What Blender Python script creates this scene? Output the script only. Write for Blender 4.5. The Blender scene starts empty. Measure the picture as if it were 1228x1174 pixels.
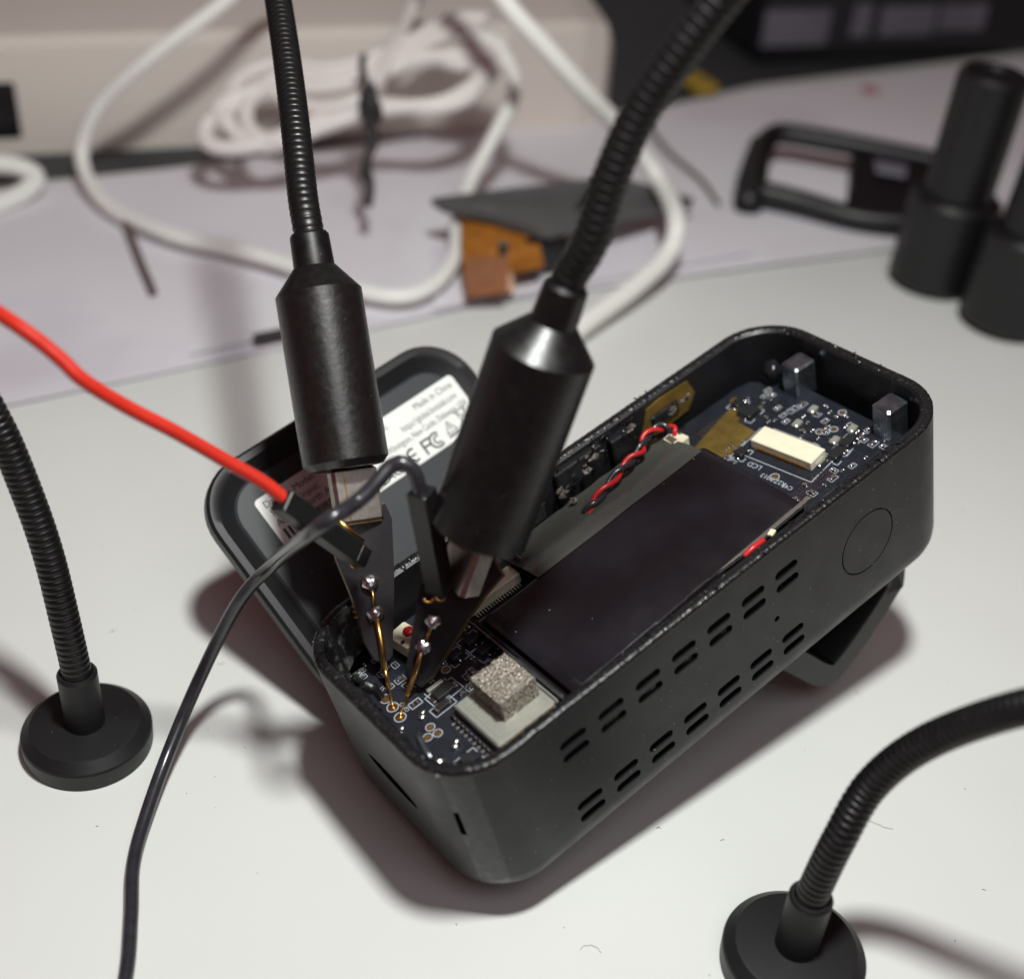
# Opened electronic device on a white desk, probed by two gooseneck probe holders.
# All lengths are written in millimetres and scaled by S to metres.
import bpy, bmesh, math, random
from mathutils import Vector, Matrix, Quaternion, noise

S = 0.001
V = Vector
PI = math.pi
rnd = random.Random(7)
scene = bpy.context.scene
C = scene.collection

# ------------------------------------------------------------------ camera
cam_d = bpy.data.cameras.new("camera")
cam = bpy.data.objects.new("camera", cam_d)
C.objects.link(cam)
M = Matrix(((0.99672, -0.08095, 0.00000), (0.04831, 0.59485, -0.80238), (0.06495, 0.79975, 0.59681))).to_4x4()
M.translation = V((0, 0, 149.803)) * S
cam.matrix_world = M
cam_d.sensor_fit = 'HORIZONTAL'
cam_d.sensor_width = 36.0
cam_d.lens = 36.0 * 1617.12 / 1228.0
cam_d.clip_start = 0.005
cam_d.clip_end = 50
cam_d.dof.use_dof = True
cam_d.dof.focus_distance = 0.184
cam_d.dof.aperture_fstop = 12.5
cam_d.dof.aperture_blades = 0
scene.camera = cam

# ------------------------------------------------------------------ world, lamps, exposure
world = bpy.data.worlds.new("World")
scene.world = world
world.use_nodes = True
bgn = world.node_tree.nodes["Background"]
bgn.inputs[0].default_value = (1.0, 0.30, 0.33, 1)
bgn.inputs[1].default_value = 0.066

def area(name, loc, target, size, power, color, shape='DISK', size_y=None):
    d = bpy.data.lights.new(name, 'AREA')
    d.shape = shape
    d.size = size * S
    if size_y: d.size_y = size_y * S
    d.energy = power
    d.color = color
    o = bpy.data.objects.new(name, d)
    C.objects.link(o)
    o.location = V(loc) * S
    o.rotation_euler = (V(target) - V(loc)).to_track_quat('-Z', 'Y').to_euler()
    return o

area('ceiling_lamp', (14, 90, 285), (10, 150, 0), 30, 0.83, (0.975, 1.0, 0.965))
area('soft_ceiling_light', (85, -80, 360), (0, 150, 20), 230, 0.22, (0.97, 0.98, 1.0))
area('back_sheen_fill', (-190, 900, 270), (10, 160, 20), 760, 0.16, (0.98, 1.0, 0.94), 'RECTANGLE', 300)  # added unseen light behind the desk, gives grazing sheen on battery and blacks
scene.view_settings.view_transform = 'Standard'
scene.view_settings.look = 'None'
scene.view_settings.exposure = 0.0
scene.view_settings.gamma = 1.0
scene.cycles.max_bounces = 6
scene.cycles.use_denoising = True

# ------------------------------------------------------------------ materials
def mat(name, col, rough=0.5, metal=0.0, spec=0.5, coat=0.0, var=0.0, vscale=1.0, col2=None, bump=0.0, bscale=3.0,
        rvar=0.0, detail=4.0, thresh=None, aniso=0.0, flecks=0.0, fleck_scale=1.2, fleck_col=(0.6, 0.6, 0.6), ior=1.5):
    """scales are in cycles per millimetre"""
    m = bpy.data.materials.new(name)
    m.use_nodes = True
    nt = m.node_tree
    b = nt.nodes["Principled BSDF"]
    b.inputs['Base Color'].default_value = (*col, 1)
    b.inputs['Roughness'].default_value = rough
    b.inputs['Metallic'].default_value = metal
    b.inputs['Specular IOR Level'].default_value = spec
    b.inputs['IOR'].default_value = ior
    b.inputs['Coat Weight'].default_value = coat
    b.inputs['Coat Roughness'].default_value = 0.15
    b.inputs['Anisotropic'].default_value = aniso
    tc = nt.nodes.new('ShaderNodeTexCoord')
    last = None
    def noise_tex(scale, det=detail):
        n = nt.nodes.new('ShaderNodeTexNoise')
        n.inputs['Scale'].default_value = scale * 1000
        n.inputs['Detail'].default_value = det
        nt.links.new(tc.outputs['Object'], n.inputs['Vector'])
        return n
    if var > 0 or col2:
        n = noise_tex(vscale)
        r = nt.nodes.new('ShaderNodeValToRGB')
        lo, hi = thresh if thresh else (0.3, 0.7)
        r.color_ramp.elements[0].position = lo
        r.color_ramp.elements[1].position = hi
        c2 = col2 if col2 else tuple(min(1, c * (1 + var)) for c in col)
        c1 = col if col2 else tuple(c * (1 - var) for c in col)
        r.color_ramp.elements[0].color = (*c1, 1)
        r.color_ramp.elements[1].color = (*c2, 1)
        nt.links.new(n.outputs['Fac'], r.inputs['Fac'])
        last = r.outputs['Color']
    if flecks > 0:
        vo = nt.nodes.new('ShaderNodeTexVoronoi')
        vo.inputs['Scale'].default_value = fleck_scale * 1000
        nt.links.new(tc.outputs['Object'], vo.inputs['Vector'])
        n2 = noise_tex(fleck_scale * 0.25, 2)
        ma = nt.nodes.new('ShaderNodeMath'); ma.operation = 'MULTIPLY'
        nt.links.new(n2.outputs['Fac'], ma.inputs[0]); ma.inputs[1].default_value = flecks
        lt = nt.nodes.new('ShaderNodeMath'); lt.operation = 'LESS_THAN'
        nt.links.new(vo.outputs['Distance'], lt.inputs[0]); nt.links.new(ma.outputs[0], lt.inputs[1])
        # only some of the cells carry a fleck
        sep = nt.nodes.new('ShaderNodeSeparateColor'); nt.links.new(vo.outputs['Color'], sep.inputs[0])
        gt = nt.nodes.new('ShaderNodeMath'); gt.operation = 'GREATER_THAN'
        nt.links.new(sep.outputs[0], gt.inputs[0]); gt.inputs[1].default_value = 0.93
        mu = nt.nodes.new('ShaderNodeMath'); mu.operation = 'MULTIPLY'
        nt.links.new(lt.outputs[0], mu.inputs[0]); nt.links.new(gt.outputs[0], mu.inputs[1])
        mx = nt.nodes.new('ShaderNodeMix'); mx.data_type = 'RGBA'
        nt.links.new(mu.outputs[0], mx.inputs['Factor'])
        if last: nt.links.new(last, mx.inputs['A'])
        else: mx.inputs['A'].default_value = (*col, 1)
        mx.inputs['B'].default_value = (*fleck_col, 1)
        last = mx.outputs['Result']
    if last: nt.links.new(last, b.inputs['Base Color'])
    if rvar > 0:
        n = noise_tex(vscale * 1.7)
        mr = nt.nodes.new('ShaderNodeMapRange')
        mr.inputs['From Min'].default_value = 0.3; mr.inputs['From Max'].default_value = 0.7
        mr.inputs['To Min'].default_value = max(0.02, rough - rvar); mr.inputs['To Max'].default_value = min(1, rough + rvar)
        nt.links.new(n.outputs['Fac'], mr.inputs['Value'])
        nt.links.new(mr.outputs['Result'], b.inputs['Roughness'])
    if bump > 0:
        n = noise_tex(bscale)
        bp = nt.nodes.new('ShaderNodeBump')
        bp.inputs['Strength'].default_value = 1.0
        bp.inputs['Distance'].default_value = bump * S
        nt.links.new(n.outputs['Fac'], bp.inputs['Height'])
        nt.links.new(bp.outputs['Normal'], b.inputs['Normal'])
    return m

m_desk = mat('desk_white', (0.725, 0.735, 0.715), 0.40, spec=0.4, var=0.035, vscale=0.012, rvar=0.08, bump=0.01, bscale=1.5, flecks=0.07, fleck_scale=0.28, fleck_col=(0.35, 0.3, 0.26))
m_dust = mat('dust', (0.30, 0.28, 0.26), 0.8, var=0.8, vscale=0.05)
m_shell = mat('shell_plastic', (0.0072, 0.0075, 0.0088), 0.40, spec=0.38, var=0.10, vscale=0.15, rvar=0.05, bump=0.012, bscale=6, flecks=0.35, fleck_scale=1.6, fleck_col=(0.12, 0.12, 0.12))
m_shell_in = mat('shell_inside', (0.012, 0.012, 0.014), 0.35, spec=0.5, rvar=0.1, vscale=0.5, bump=0.03, bscale=2)
m_rim = mat('torn_rim', (0.010, 0.010, 0.011), 0.3, spec=0.55, col2=(0.22, 0.22, 0.23), vscale=2.2, thresh=(0.64, 0.80), bump=0.06, bscale=3.5, detail=6)
m_scuff = mat('scuffed_plastic', (0.02, 0.02, 0.022), 0.3, spec=0.6, col2=(0.22, 0.22, 0.22), vscale=0.5, thresh=(0.52, 0.66), bump=0.05, bscale=2.5, detail=7)
m_lid = mat('lid_plastic', (0.030, 0.033, 0.037), 0.5, spec=0.45, var=0.06, vscale=0.2, bump=0.008, bscale=8, flecks=0.22, fleck_scale=1.4, fleck_col=(0.25, 0.25, 0.25))
m_lid_edge = mat('lid_border', (0.012, 0.0125, 0.014), 0.45, spec=0.38, var=0.06, vscale=0.2, bump=0.008, bscale=8)
m_black_metal = mat('anodised_black', (0.006, 0.0055, 0.0055), 0.33, ior=1.75, spec=0.55, rvar=0.05, vscale=0.6, bump=0.035, bscale=1.3, flecks=0.2, fleck_scale=1.3, fleck_col=(0.10, 0.10, 0.10))
m_black_smooth = mat('anodised_smooth', (0.004, 0.004, 0.0045), 0.37, ior=1.6, spec=0.5, rvar=0.06, vscale=0.5, bump=0.008, bscale=5, flecks=0.2, fleck_scale=1.1, fleck_col=(0.10, 0.10, 0.10))
m_base = mat('base_matte_black', (0.011, 0.011, 0.012), 0.45, spec=0.4, bump=0.012, bscale=6, flecks=0.22, fleck_scale=1.5, fleck_col=(0.13, 0.13, 0.13))
m_goose = mat('gooseneck_black', (0.006, 0.006, 0.0065), 0.38, spec=0.5, rvar=0.06, vscale=0.6)
m_pcb = mat('solder_mask', (0.012, 0.014, 0.021), 0.42, spec=0.5, var=0.25, vscale=0.35, bump=0.02, bscale=1.8)
m_trace = mat('trace_under_mask', (0.022, 0.027, 0.040), 0.4)
m_pcb_edge = mat('board_edge', (0.15, 0.115, 0.040), 0.45, var=0.3, vscale=2)
m_paddle = mat('paddle_mask', (0.019, 0.017, 0.020), 0.4, spec=0.5, var=0.15, vscale=0.7, bump=0.01, bscale=3, flecks=0.2, fleck_scale=1.5, fleck_col=(0.12, 0.11, 0.11))
m_silk = mat('silkscreen', (0.42, 0.45, 0.50), 0.6)
m_gold = mat('gold_plating', (0.72, 0.42, 0.13), 0.3, metal=1.0, var=0.15, vscale=1.5)
m_pad = mat('pad_gold', (0.30, 0.19, 0.06), 0.42, metal=0.8, var=0.2, vscale=2)
m_goldpatch = mat('gold_patch', (0.30, 0.205, 0.055), 0.38, metal=0.7, var=0.25, vscale=0.5, bump=0.02, bscale=1.2)
m_solder = mat('solder', (0.72, 0.72, 0.74), 0.24, metal=1.0, bump=0.05, bscale=2.0)
m_steel = mat('plug_steel', (0.56, 0.50, 0.45), 0.36, metal=1.0, var=0.12, vscale=1.5, bump=0.015, bscale=6)
m_can = mat('shield_can', (0.50, 0.50, 0.44), 0.42, metal=0.6, var=0.06, vscale=1.2, bump=0.01, bscale=4)
m_etch = mat('etched', (0.36, 0.37, 0.31), 0.5, metal=0.5)
m_chip = mat('chip_body', (0.014, 0.014, 0.015), 0.48, var=0.15, vscale=2, bump=0.02, bscale=5)
m_cer = mat('ceramic_cap', (0.10, 0.085, 0.07), 0.5, var=0.2, vscale=2)
m_cream = mat('cream_nylon', (0.80, 0.74, 0.56), 0.42, spec=0.4, var=0.05, vscale=0.6)
m_foam = mat('conductive_foam', (0.07, 0.056, 0.043), 0.38, metal=0.3, col2=(0.60, 0.53, 0.45), vscale=4.6, thresh=(0.42, 0.62), bump=0.3, bscale=2.7, detail=2)
m_battery = mat('battery_wrap', (0.009, 0.0075, 0.0095), 0.22, spec=0.6, col2=(0.022, 0.022, 0.030), vscale=0.05, thresh=(0.45, 0.85), detail=3, rvar=0.10, bump=0.05, bscale=0.25, flecks=0.22, fleck_scale=1.1, fleck_col=(0.28, 0.28, 0.30))
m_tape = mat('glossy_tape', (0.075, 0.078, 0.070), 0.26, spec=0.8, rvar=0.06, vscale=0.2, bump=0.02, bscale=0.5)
m_foil = mat('silver_foil', (0.70, 0.69, 0.64), 0.3, metal=0.9, bump=0.06, bscale=1.2)
m_red = mat('red_insulation', (0.60, 0.030, 0.016), 0.32, spec=0.5, var=0.06, vscale=0.3, bump=0.01, bscale=1.5)
m_redw = mat('thin_red_wire', (0.55, 0.022, 0.025), 0.33, spec=0.5)
m_blackw = mat('black_insulation', (0.028, 0.028, 0.034), 0.24, spec=0.75, var=0.25, vscale=0.5, bump=0.01, bscale=2)
m_dupont = mat('connector_black', (0.011, 0.011, 0.012), 0.36, spec=0.5, bump=0.01, bscale=4, flecks=0.2, fleck_scale=1.5, fleck_col=(0.12, 0.12, 0.12))
m_white_cable = mat('white_cable', (0.90, 0.90, 0.86), 0.42, spec=0.4)
m_coil = mat('pinkish_cable', (0.86, 0.81, 0.79), 0.45, spec=0.4)
m_paper = mat('printed_paper', (0.76, 0.735, 0.79), 0.75, vscale=0.016, col2=(0.60, 0.56, 0.62), thresh=(0.52, 0.74), detail=3)
m_paper2 = mat('thin_paper', (0.78, 0.765, 0.81), 0.75, vscale=0.014, col2=(0.66, 0.63, 0.68), thresh=(0.52, 0.76), detail=3)
m_label = mat('label_paper', (0.84, 0.85, 0.82), 0.45, var=0.02, vscale=0.2)
m_ink = mat('black_ink', (0.035, 0.035, 0.04), 0.6)
m_beige = mat('beige_plastic', (0.74, 0.68, 0.62), 0.5, var=0.03, vscale=0.02)
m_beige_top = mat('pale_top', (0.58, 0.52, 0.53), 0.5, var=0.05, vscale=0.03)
m_mat = mat('dark_mat', (0.040, 0.042, 0.046), 0.6, var=0.1, vscale=0.02)
m_wall = mat('dark_backdrop', (0.012, 0.013, 0.016), 0.6, var=0.2, vscale=0.01)
m_gloss = mat('gloss_black', (0.008, 0.008, 0.010), 0.2, spec=0.5)
m_pale = mat('pale_grey', (0.13, 0.125, 0.155), 0.5, var=0.15, vscale=0.05)
m_screen = mat('screen_glass', (0.09, 0.09, 0.092), 0.3, spec=0.6, var=0.15, vscale=0.05)
m_flex = mat('orange_flex', (0.36, 0.135, 0.02), 0.35, spec=0.5, var=0.35, vscale=0.2)
m_copper = mat('copper_film', (0.24, 0.09, 0.035), 0.6, spec=0.2, metal=0.0, var=0.2, vscale=0.3)
m_brown = mat('brown_tie', (0.13, 0.095, 0.09), 0.6)
m_tie = mat('black_tie', (0.02, 0.019, 0.019), 0.5)
m_yellow = mat('yellow_tape', (0.40, 0.27, 0.03), 0.5)
m_magnet = mat('dark_magnet', (0.34, 0.38, 0.42), 0.3, metal=0.95, rvar=0.08, vscale=0.4, bump=0.06, bscale=0.6)
m_wbody = mat('wide_black', (0.008, 0.008, 0.009), 0.42, spec=0.5)
m_redmark = mat('red_ink', (0.65, 0.12, 0.12), 0.6)

# ------------------------------------------------------------------ helpers
def link(o, parent=None, off=None):
    C.objects.link(o)
    if parent is not None:
        o.parent = parent
        if parent.type == 'EMPTY' and 'off' in parent.keys():
            o.location = V(parent['off'])
    return o

def thing(name, label, cat, base=(0, 0, 0), rot=None, off=None, group=None):
    """Empty at the thing's base; children are drawn in the frame whose origin is base-off."""
    o = bpy.data.objects.new(name, None)
    C.objects.link(o)
    o.empty_display_size = 0.005
    o['label'] = label; o['category'] = cat
    if group: o['group'] = group
    b = V(base)
    if rot is None:
        o.location = b * S
        o['off'] = list(-b * S)
    else:
        R = Matrix(rot)
        of = V(off or (0, 0, 0))
        m = R.to_4x4(); m.translation = (b + R @ of) * S
        o.matrix_world = m
        o['off'] = list(-of * S)
    return o

def tag(o, label, cat, group=None):
    o['label'] = label; o['category'] = cat
    if group: o['group'] = group
    return o

def mesh_obj(name, vs, fs, m, parent=None, smooth=False, kind=None, angle=None):
    me = bpy.data.meshes.new(name)
    me.from_pydata([tuple(V(v) * S) for v in vs], [], fs)
    me.update()
    for mm in (m if isinstance(m, (list, tuple)) else [m]): me.materials.append(mm)
    o = bpy.data.objects.new(name, me)
    if smooth:
        me.polygons.foreach_set('use_smooth', [True] * len(me.polygons))
        if angle:
            me.set_sharp_from_angle(angle=math.radians(angle))
    link(o, parent)
    if kind: o['kind'] = kind
    return o

class MB:
    """collects geometry in millimetres"""
    def __init__(s): s.v = []; s.f = []
    def add(s, vs, fs):
        n = len(s.v); s.v += [V(v) for v in vs]; s.f += [tuple(i + n for i in f) for f in fs]; return s
    def box(s, c, d, R=None, bev=0.0):
        c = V(c); hx, hy, hz = [q / 2 for q in d]
        R = R or Matrix.Identity(3)
        if bev <= 0:
            vs = [c + R @ V((x * hx, y * hy, z * hz)) for z in (-1, 1) for y in (-1, 1) for x in (-1, 1)]
            return s.add(vs, [(0, 2, 3, 1), (4, 5, 7, 6), (0, 1, 5, 4), (2, 6, 7, 3), (0, 4, 6, 2), (1, 3, 7, 5)])
        # chamfered all round: three stacked rectangles inset at top and bottom
        b = bev; rings = []
        for z, i in ((-hz, b), (-hz + b, 0), (hz - b, 0), (hz, b)):
            x, y = hx - i, hy - i; q = b * 0.999
            pts = [(x - q, -y), (x, -y + q), (x, y - q), (x - q, y), (-x + q, y), (-x, y - q), (-x, -y + q), (-x + q, -y)]
            rings.append([c + R @ V((a_, b_, z)) for a_, b_ in pts])
        return s.loft(rings, True, True, True)
    def loft(s, rings, cap0=True, cap1=True, closed=True):
        n = len(rings[0]); vs = [p for r in rings for p in r]; fs = []
        for i in range(len(rings) - 1):
            for j in range(n if closed else n - 1):
                k = (j + 1) % n
                fs.append((i * n + j, i * n + k, (i + 1) * n + k, (i + 1) * n + j))
        if cap0: fs.append(tuple(reversed(range(n))))
        if cap1: fs.append(tuple((len(rings) - 1) * n + j for j in range(n)))
        return s.add(vs, fs)
    def prism(s, poly, vec):
        """poly: 3D points; extruded by vec"""
        vec = V(vec); a_ = [V(p) for p in poly]
        return s.loft([a_, [p + vec for p in a_]])
    def tube(s, pts, r, seg=12, cap=True):
        pts = [V(p) for p in pts]; rings = []
        t = (pts[1] - pts[0]).normalized()
        u = t.orthogonal().normalized()
        for i, p in enumerate(pts):
            t2 = (pts[min(i + 1, len(pts) - 1)] - pts[max(i - 1, 0)]).normalized()
            u = (u - t2 * u.dot(t2)).normalized()
            w = t2.cross(u)
            rr = r[i] if isinstance(r, (list, tuple)) else r
            rings.append([p + (u * math.cos(a_) + w * math.sin(a_)) * rr for a_ in [2 * PI * k / seg for k in range(seg)]])
        return s.loft(rings, cap, cap)
    def lathe(s, prof, P, axis, seg=48, cap=True):
        """prof: (distance along axis, radius)"""
        P = V(P); t = V(axis).normalized(); u = t.orthogonal().normalized(); w = t.cross(u)
        return s.loft([[P + t * d + (u * math.cos(a_) + w * math.sin(a_)) * r for a_ in [2 * PI * k / seg for k in range(seg)]] for d, r in prof], cap, cap)
    def disc(s, c, r, h, seg=16, sy=1.0, rot=0.0):
        c = V(c)
        ring = lambda z: [c + V((r * math.cos(a_) * math.cos(rot) - r * sy * math.sin(a_) * math.sin(rot), r * math.cos(a_) * math.sin(rot) + r * sy * math.sin(a_) * math.cos(rot), z)) for a_ in [2 * PI * k / seg for k in range(seg)]]
        return s.loft([ring(0), ring(h)])
    def blob(s, c, r, sq=(1, 1, 1), jit=0.12, R=None, n=8, m_=12):
        c = V(c); R = R or Matrix.Identity(3); rings = []
        for i in range(1, n):
            th = PI * i / n; ring = []
            for j in range(m_):
                ph = 2 * PI * j / m_
                d = V((math.sin(th) * math.cos(ph), math.sin(th) * math.sin(ph), -math.cos(th)))
                k = 1 + jit * noise.noise(d * 1.7 + c)
                ring.append(c + R @ V((d.x * sq[0] * r * k, d.y * sq[1] * r * k, d.z * sq[2] * r * k)))
            rings.append(ring)
        return s.loft(rings)
    def line(s, p, q, w, h=0.03):
        p = V(p); q = V(q); d = q - p
        L_ = d.length
        if L_ < 1e-6: return s
        ang = math.atan2(d.y, d.x)
        return s.box((p + q) / 2, (L_ + w, w, h), Matrix.Rotation(ang, 3, 'Z'))
    def ring(s, c, r, w, h=0.03, seg=20, a0=0.0, a1=2 * PI, sy=1.0, rot=0.0):
        c = V(c); full = abs(a1 - a0 - 2 * PI) < 1e-6; rings = []
        cr, sr = math.cos(rot), math.sin(rot)
        for k in range(seg + (0 if full else 1)):
            a_ = a0 + (a1 - a0) * k / seg
            row = []
            for rr, z in ((r - w / 2, 0), (r + w / 2, 0), (r + w / 2, h), (r - w / 2, h)):
                x, y = rr * math.cos(a_), rr * math.sin(a_) * sy
                row.append(c + V((x * cr - y * sr, x * sr + y * cr, z)))
            rings.append(row)
        if full: rings.append(rings[0]); return s.loft(rings, False, False)
        return s.loft(rings)
    def obj(s, name, m, parent=None, smooth=False, kind=None, angle=None):
        return mesh_obj(name, s.v, s.f, m, parent, smooth, kind, angle)

def spline(pts, n=10):
    """Catmull-Rom through the points"""
    P = [V(p) for p in pts]; P = [2 * P[0] - P[1]] + P + [2 * P[-1] - P[-2]]; out = []
    for i in range(1, len(P) - 2):
        for k in range(n):
            t = k / n
            out.append(0.5 * ((2 * P[i]) + (P[i + 1] - P[i - 1]) * t + (2 * P[i - 1] - 5 * P[i] + 4 * P[i + 1] - P[i + 2]) * t * t + (-P[i - 1] + 3 * P[i] - 3 * P[i + 1] + P[i + 2]) * t ** 3))
    out.append(P[-2])
    return out

def resample(pts, step):
    out = [pts[0]]; acc = 0.0
    for i in range(1, len(pts)):
        a_, b_ = pts[i - 1], pts[i]; L_ = (b_ - a_).length; d = step - acc
        while d <= L_ + 1e-9:
            out.append(a_.lerp(b_, d / L_)); d += step
        acc = L_ - (d - step)
    return out

def gooseneck(pts, R, parent, pitch=1.05, groove=0.28, name='gooseneck'):
    P = resample(spline(pts, 24), pitch / 8)
    prof = [0.0, 0.62, 0.9, 1.0, 1.0, 1.0, 0.9, 0.62]
    rr = [R - groove * (1 - prof[i % 8]) for i in range(len(P))]
    mb = MB().tube(P, rr, 30)
    return mb.obj(name, m_goose, parent, smooth=True)

def rrect(x0, x1, y0, y1, r, n=8):
    out = []
    for cx, cy, a0 in ((x1 - r, y0 + r, -90), (x1 - r, y1 - r, 0), (x0 + r, y1 - r, 90), (x0 + r, y0 + r, 180)):
        for k in range(n + 1):
            a_ = math.radians(a0 + 90 * k / n); out.append((cx + r * math.cos(a_), cy + r * math.sin(a_)))
    return out

def text(s, size, loc, parent, m, name='lettering', rotz=0.0, rot=None, align='LEFT', sx=1.0, bold=0.0):
    cu = bpy.data.curves.new(name, 'FONT')
    cu.body = s; cu.size = size * S; cu.extrude = 0.012 * S; cu.align_x = align; cu.offset = bold * S
    cu.resolution_u = 3
    cu.materials.append(m)
    tmp = bpy.data.objects.new(name, cu)
    me = bpy.data.meshes.new_from_object(tmp)
    bpy.data.objects.remove(tmp)
    o = bpy.data.objects.new(name, me)
    link(o, parent)
    base = o.location.copy()
    mm = rot.to_4x4() if rot else Matrix.Rotation(rotz, 4, 'Z')
    mm = mm @ Matrix.Diagonal((sx, 1, 1, 1))
    mm.translation = base + V(loc) * S
    o.matrix_local = mm
    return o

def structure(o): o['kind'] = 'structure'; return o

# ------------------------------------------------------------------ setting: desk, mat, backdrop
mb = MB().box((0, 735, -10), (2400, 1330, 20), None, 1.5)
structure(mb.obj('desk', m_desk))
mb = MB().prism([(-201.33, 279.94, 0.10), (-67.78, 343.38, 0.10), (22.83, 392.08, 0.10), (67.17, 428.25, 0.10), (239.08, 523.43, 0.10), (611.06, 1099.47, 0.10), (-508.17, 633.49, 0.10)], (0, 0, 0.15))
structure(mb.obj('dark_desk_mat', m_mat))
mb = MB().box((0, 1150, 250), (2400, 20, 560))
structure(mb.obj('dark_wall', m_wall))

mb = MB(); rr = random.Random(19)
for _ in range(150):
    x, y = rr.uniform(-110, 120), rr.uniform(88, 250)
    L_ = rr.uniform(0.1, 0.35) if rr.random() < 0.8 else rr.uniform(0.5, 1.3); a_ = rr.uniform(0, PI)
    d = V((math.cos(a_), math.sin(a_), 0)) * L_; p = V((x, y, 0.06)); b_ = V((rr.gauss(0, .2), rr.gauss(0, .2), 0)) * L_
    mb.tube([p, p + d * 0.5 + b_, p + d], [0.05, rr.uniform(0.04, 0.09), 0.03], 5)
for (x, y), n_ in (((13.5, 104), 1), ((58, 128), 2)):
    pts = []; a_ = n_ * 1.9
    for k in range(9): a_ += rr.gauss(0, 0.5); pts.append(V((x, y, 0.08))); x += math.cos(a_) * 0.45; y += math.sin(a_) * 0.45
    mb.tube(pts, 0.035, 5)
mb.obj('desk_dust', m_dust, kind='stuff')
# ------------------------------------------------------------------ papers under the clutter
def sheet(name, pts, z, m, label, group=None, curl=0.0):
    P = [V((p[0], p[1], z)) for p in pts]
    n = 14; vs = []; fs = []
    for i in range(n + 1):
        for j in range(n + 1):
            u, v = i / n, j / n
            p = P[0].lerp(P[1], u).lerp(P[3].lerp(P[2], u), v)
            e = noise.noise(p * 0.012) * curl + curl * 0.5
            vs.append(p + V((0, 0, max(0, e))))
    for i in range(n):
        for j in range(n):
            a_ = i * (n + 1) + j; fs.append((a_, a_ + n + 1, a_ + n + 2, a_ + 1))
    N = len(vs); vs += [v - V((0, 0, 0.09)) for v in vs]; fs += [tuple(reversed([i + N for i in f])) for f in fs]
    o = mesh_obj(name, vs, fs, m, smooth=True)
    return tag(o, label, 'paper', group)

sheet('paper_sheet', [(-117.83, 202.38, 0.00), (-13.39, 267.54, 0.00), (-21.11, 369.99, 0.00), (-186.50, 277.58, 0.00)], 0.45, m_paper, 'large lavender paper sheet at back left, under the white cable loop', None, 0.6)
sheet('paper_sheet', [(-36.54, 257.70, 0.00), (132.19, 333.26, 0.00), (192.42, 493.50, 0.00), (-20.88, 366.94, 0.00)], 0.75, m_paper2, 'pale paper sheet lying under the black bracket and the thick black cylinders', None, 0.5)
sheet('paper_sheet', [(-68.70, 237.11, 0.00), (-48.18, 250.73, 0.00), (-49.12, 278.25, 0.00), (-70.08, 258.14, 0.00)], 1.2, m_paper2, 'small brighter slip of paper just left of the left probe holder', None, 0.3)
sheet('paper_sheet', [(-20.54, 263.31, 0.00), (54.18, 304.09, 0.00), (52.31, 331.05, 0.00), (-23.62, 295.63, 0.00)], 1.5, m_paper, 'narrow paper strip below the grey display panel', None, 0.4)
o = MB().line((-55.23, 243.38, 3.20), (-50.04, 246.66, 3.20), 2.6, 0.5).obj('dark_scrap', m_ink)
tag(o, 'tiny dark scrap on the paper left of the left probe holder', 'scrap')
# smudged red print on the right-hand paper
o = MB().ring((104.24, 426.82, 2.60), 2.6, 1.2, 0.1, a0=0.5, a1=5.5).obj('red_print', m_redmark)
tag(o, 'small blurred red print mark on the paper behind the black bracket', 'mark')

# ------------------------------------------------------------------ beige power strip
t = thing('power_strip', 'long beige power strip box across the back left with a dark socket', 'power strip', (-62.94, 335.12, 0.00))
A_ = V((-189.39, 311.76, 0.30)); B_ = V((21.69, 383.42, 0.30))
dr = (B_ - A_).normalized(); bk = V((-dr.y, dr.x, 0))
L_ = (B_ - A_).length
prof = [(0, 0), (0.0, 28), (2.5, 30.5), (26, 33.5), (34, 33), (36, 0)]
poly = [A_ + bk * a_ + V((0, 0, z)) for a_, z in prof]
def cut_end(x, end):   # chamfer of the right-hand end
    return x
mb = MB()
rings = []
for d, ins in ((0, 0), (L_ - 12, 0), (L_ - 4, 2.5), (L_, 9)):
    rings.append([A_ + dr * d + bk * (a_ if a_ > 30 else a_ + ins) + V((0, 0, max(0, z - ins * 0.8 if z > 1 else z))) for a_, z in prof])
mb.loft(rings)
o = mb.obj('housing', [m_beige, m_beige_top], t)
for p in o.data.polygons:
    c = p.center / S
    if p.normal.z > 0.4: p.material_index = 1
q = V((-137.44, 324.85, 1.00)) ; k = (q - A_).dot(dr)
MB().box(A_ + dr * k + bk * 0.2 + V((0, 0, 12)), (9, 1.2, 15), Matrix((dr, bk, (0, 0, 1))).transposed(), 0.4).obj('socket', m_gloss, t)

# ------------------------------------------------------------------ dark equipment at the back right
t = thing('equipment_case', 'black equipment case with pale rectangles painted as reflections along the back right', 'case', (116.97, 475.18, 0.00))
c0 = V((68.68, 445.57, 1.00)); c1 = V((200.84, 492.56, 1.00)); dr2 = (c1 - c0).normalized(); bk2 = V((-dr2.y, dr2.x, 0))
R2 = Matrix((dr2, bk2, (0, 0, 1))).transposed()
L2 = (c1 - c0).length
MB().box(c0 + dr2 * (L2 / 2) + bk2 * 30 + V((0, 0, 22)), (L2, 60, 44), R2, 2).obj('body', m_gloss, t)
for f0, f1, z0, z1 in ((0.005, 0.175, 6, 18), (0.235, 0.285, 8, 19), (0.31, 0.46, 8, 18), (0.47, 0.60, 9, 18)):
    MB().box(c0 + dr2 * (L2 * (f0 + f1) / 2) - bk2 * 0.4 + V((0, 0, (z0 + z1) / 2)), (L2 * (f1 - f0), 1.0, z1 - z0), R2, 0.3).obj('panel', m_pale, t)  # reflections in the glossy case, painted as thin pale boxes
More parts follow.
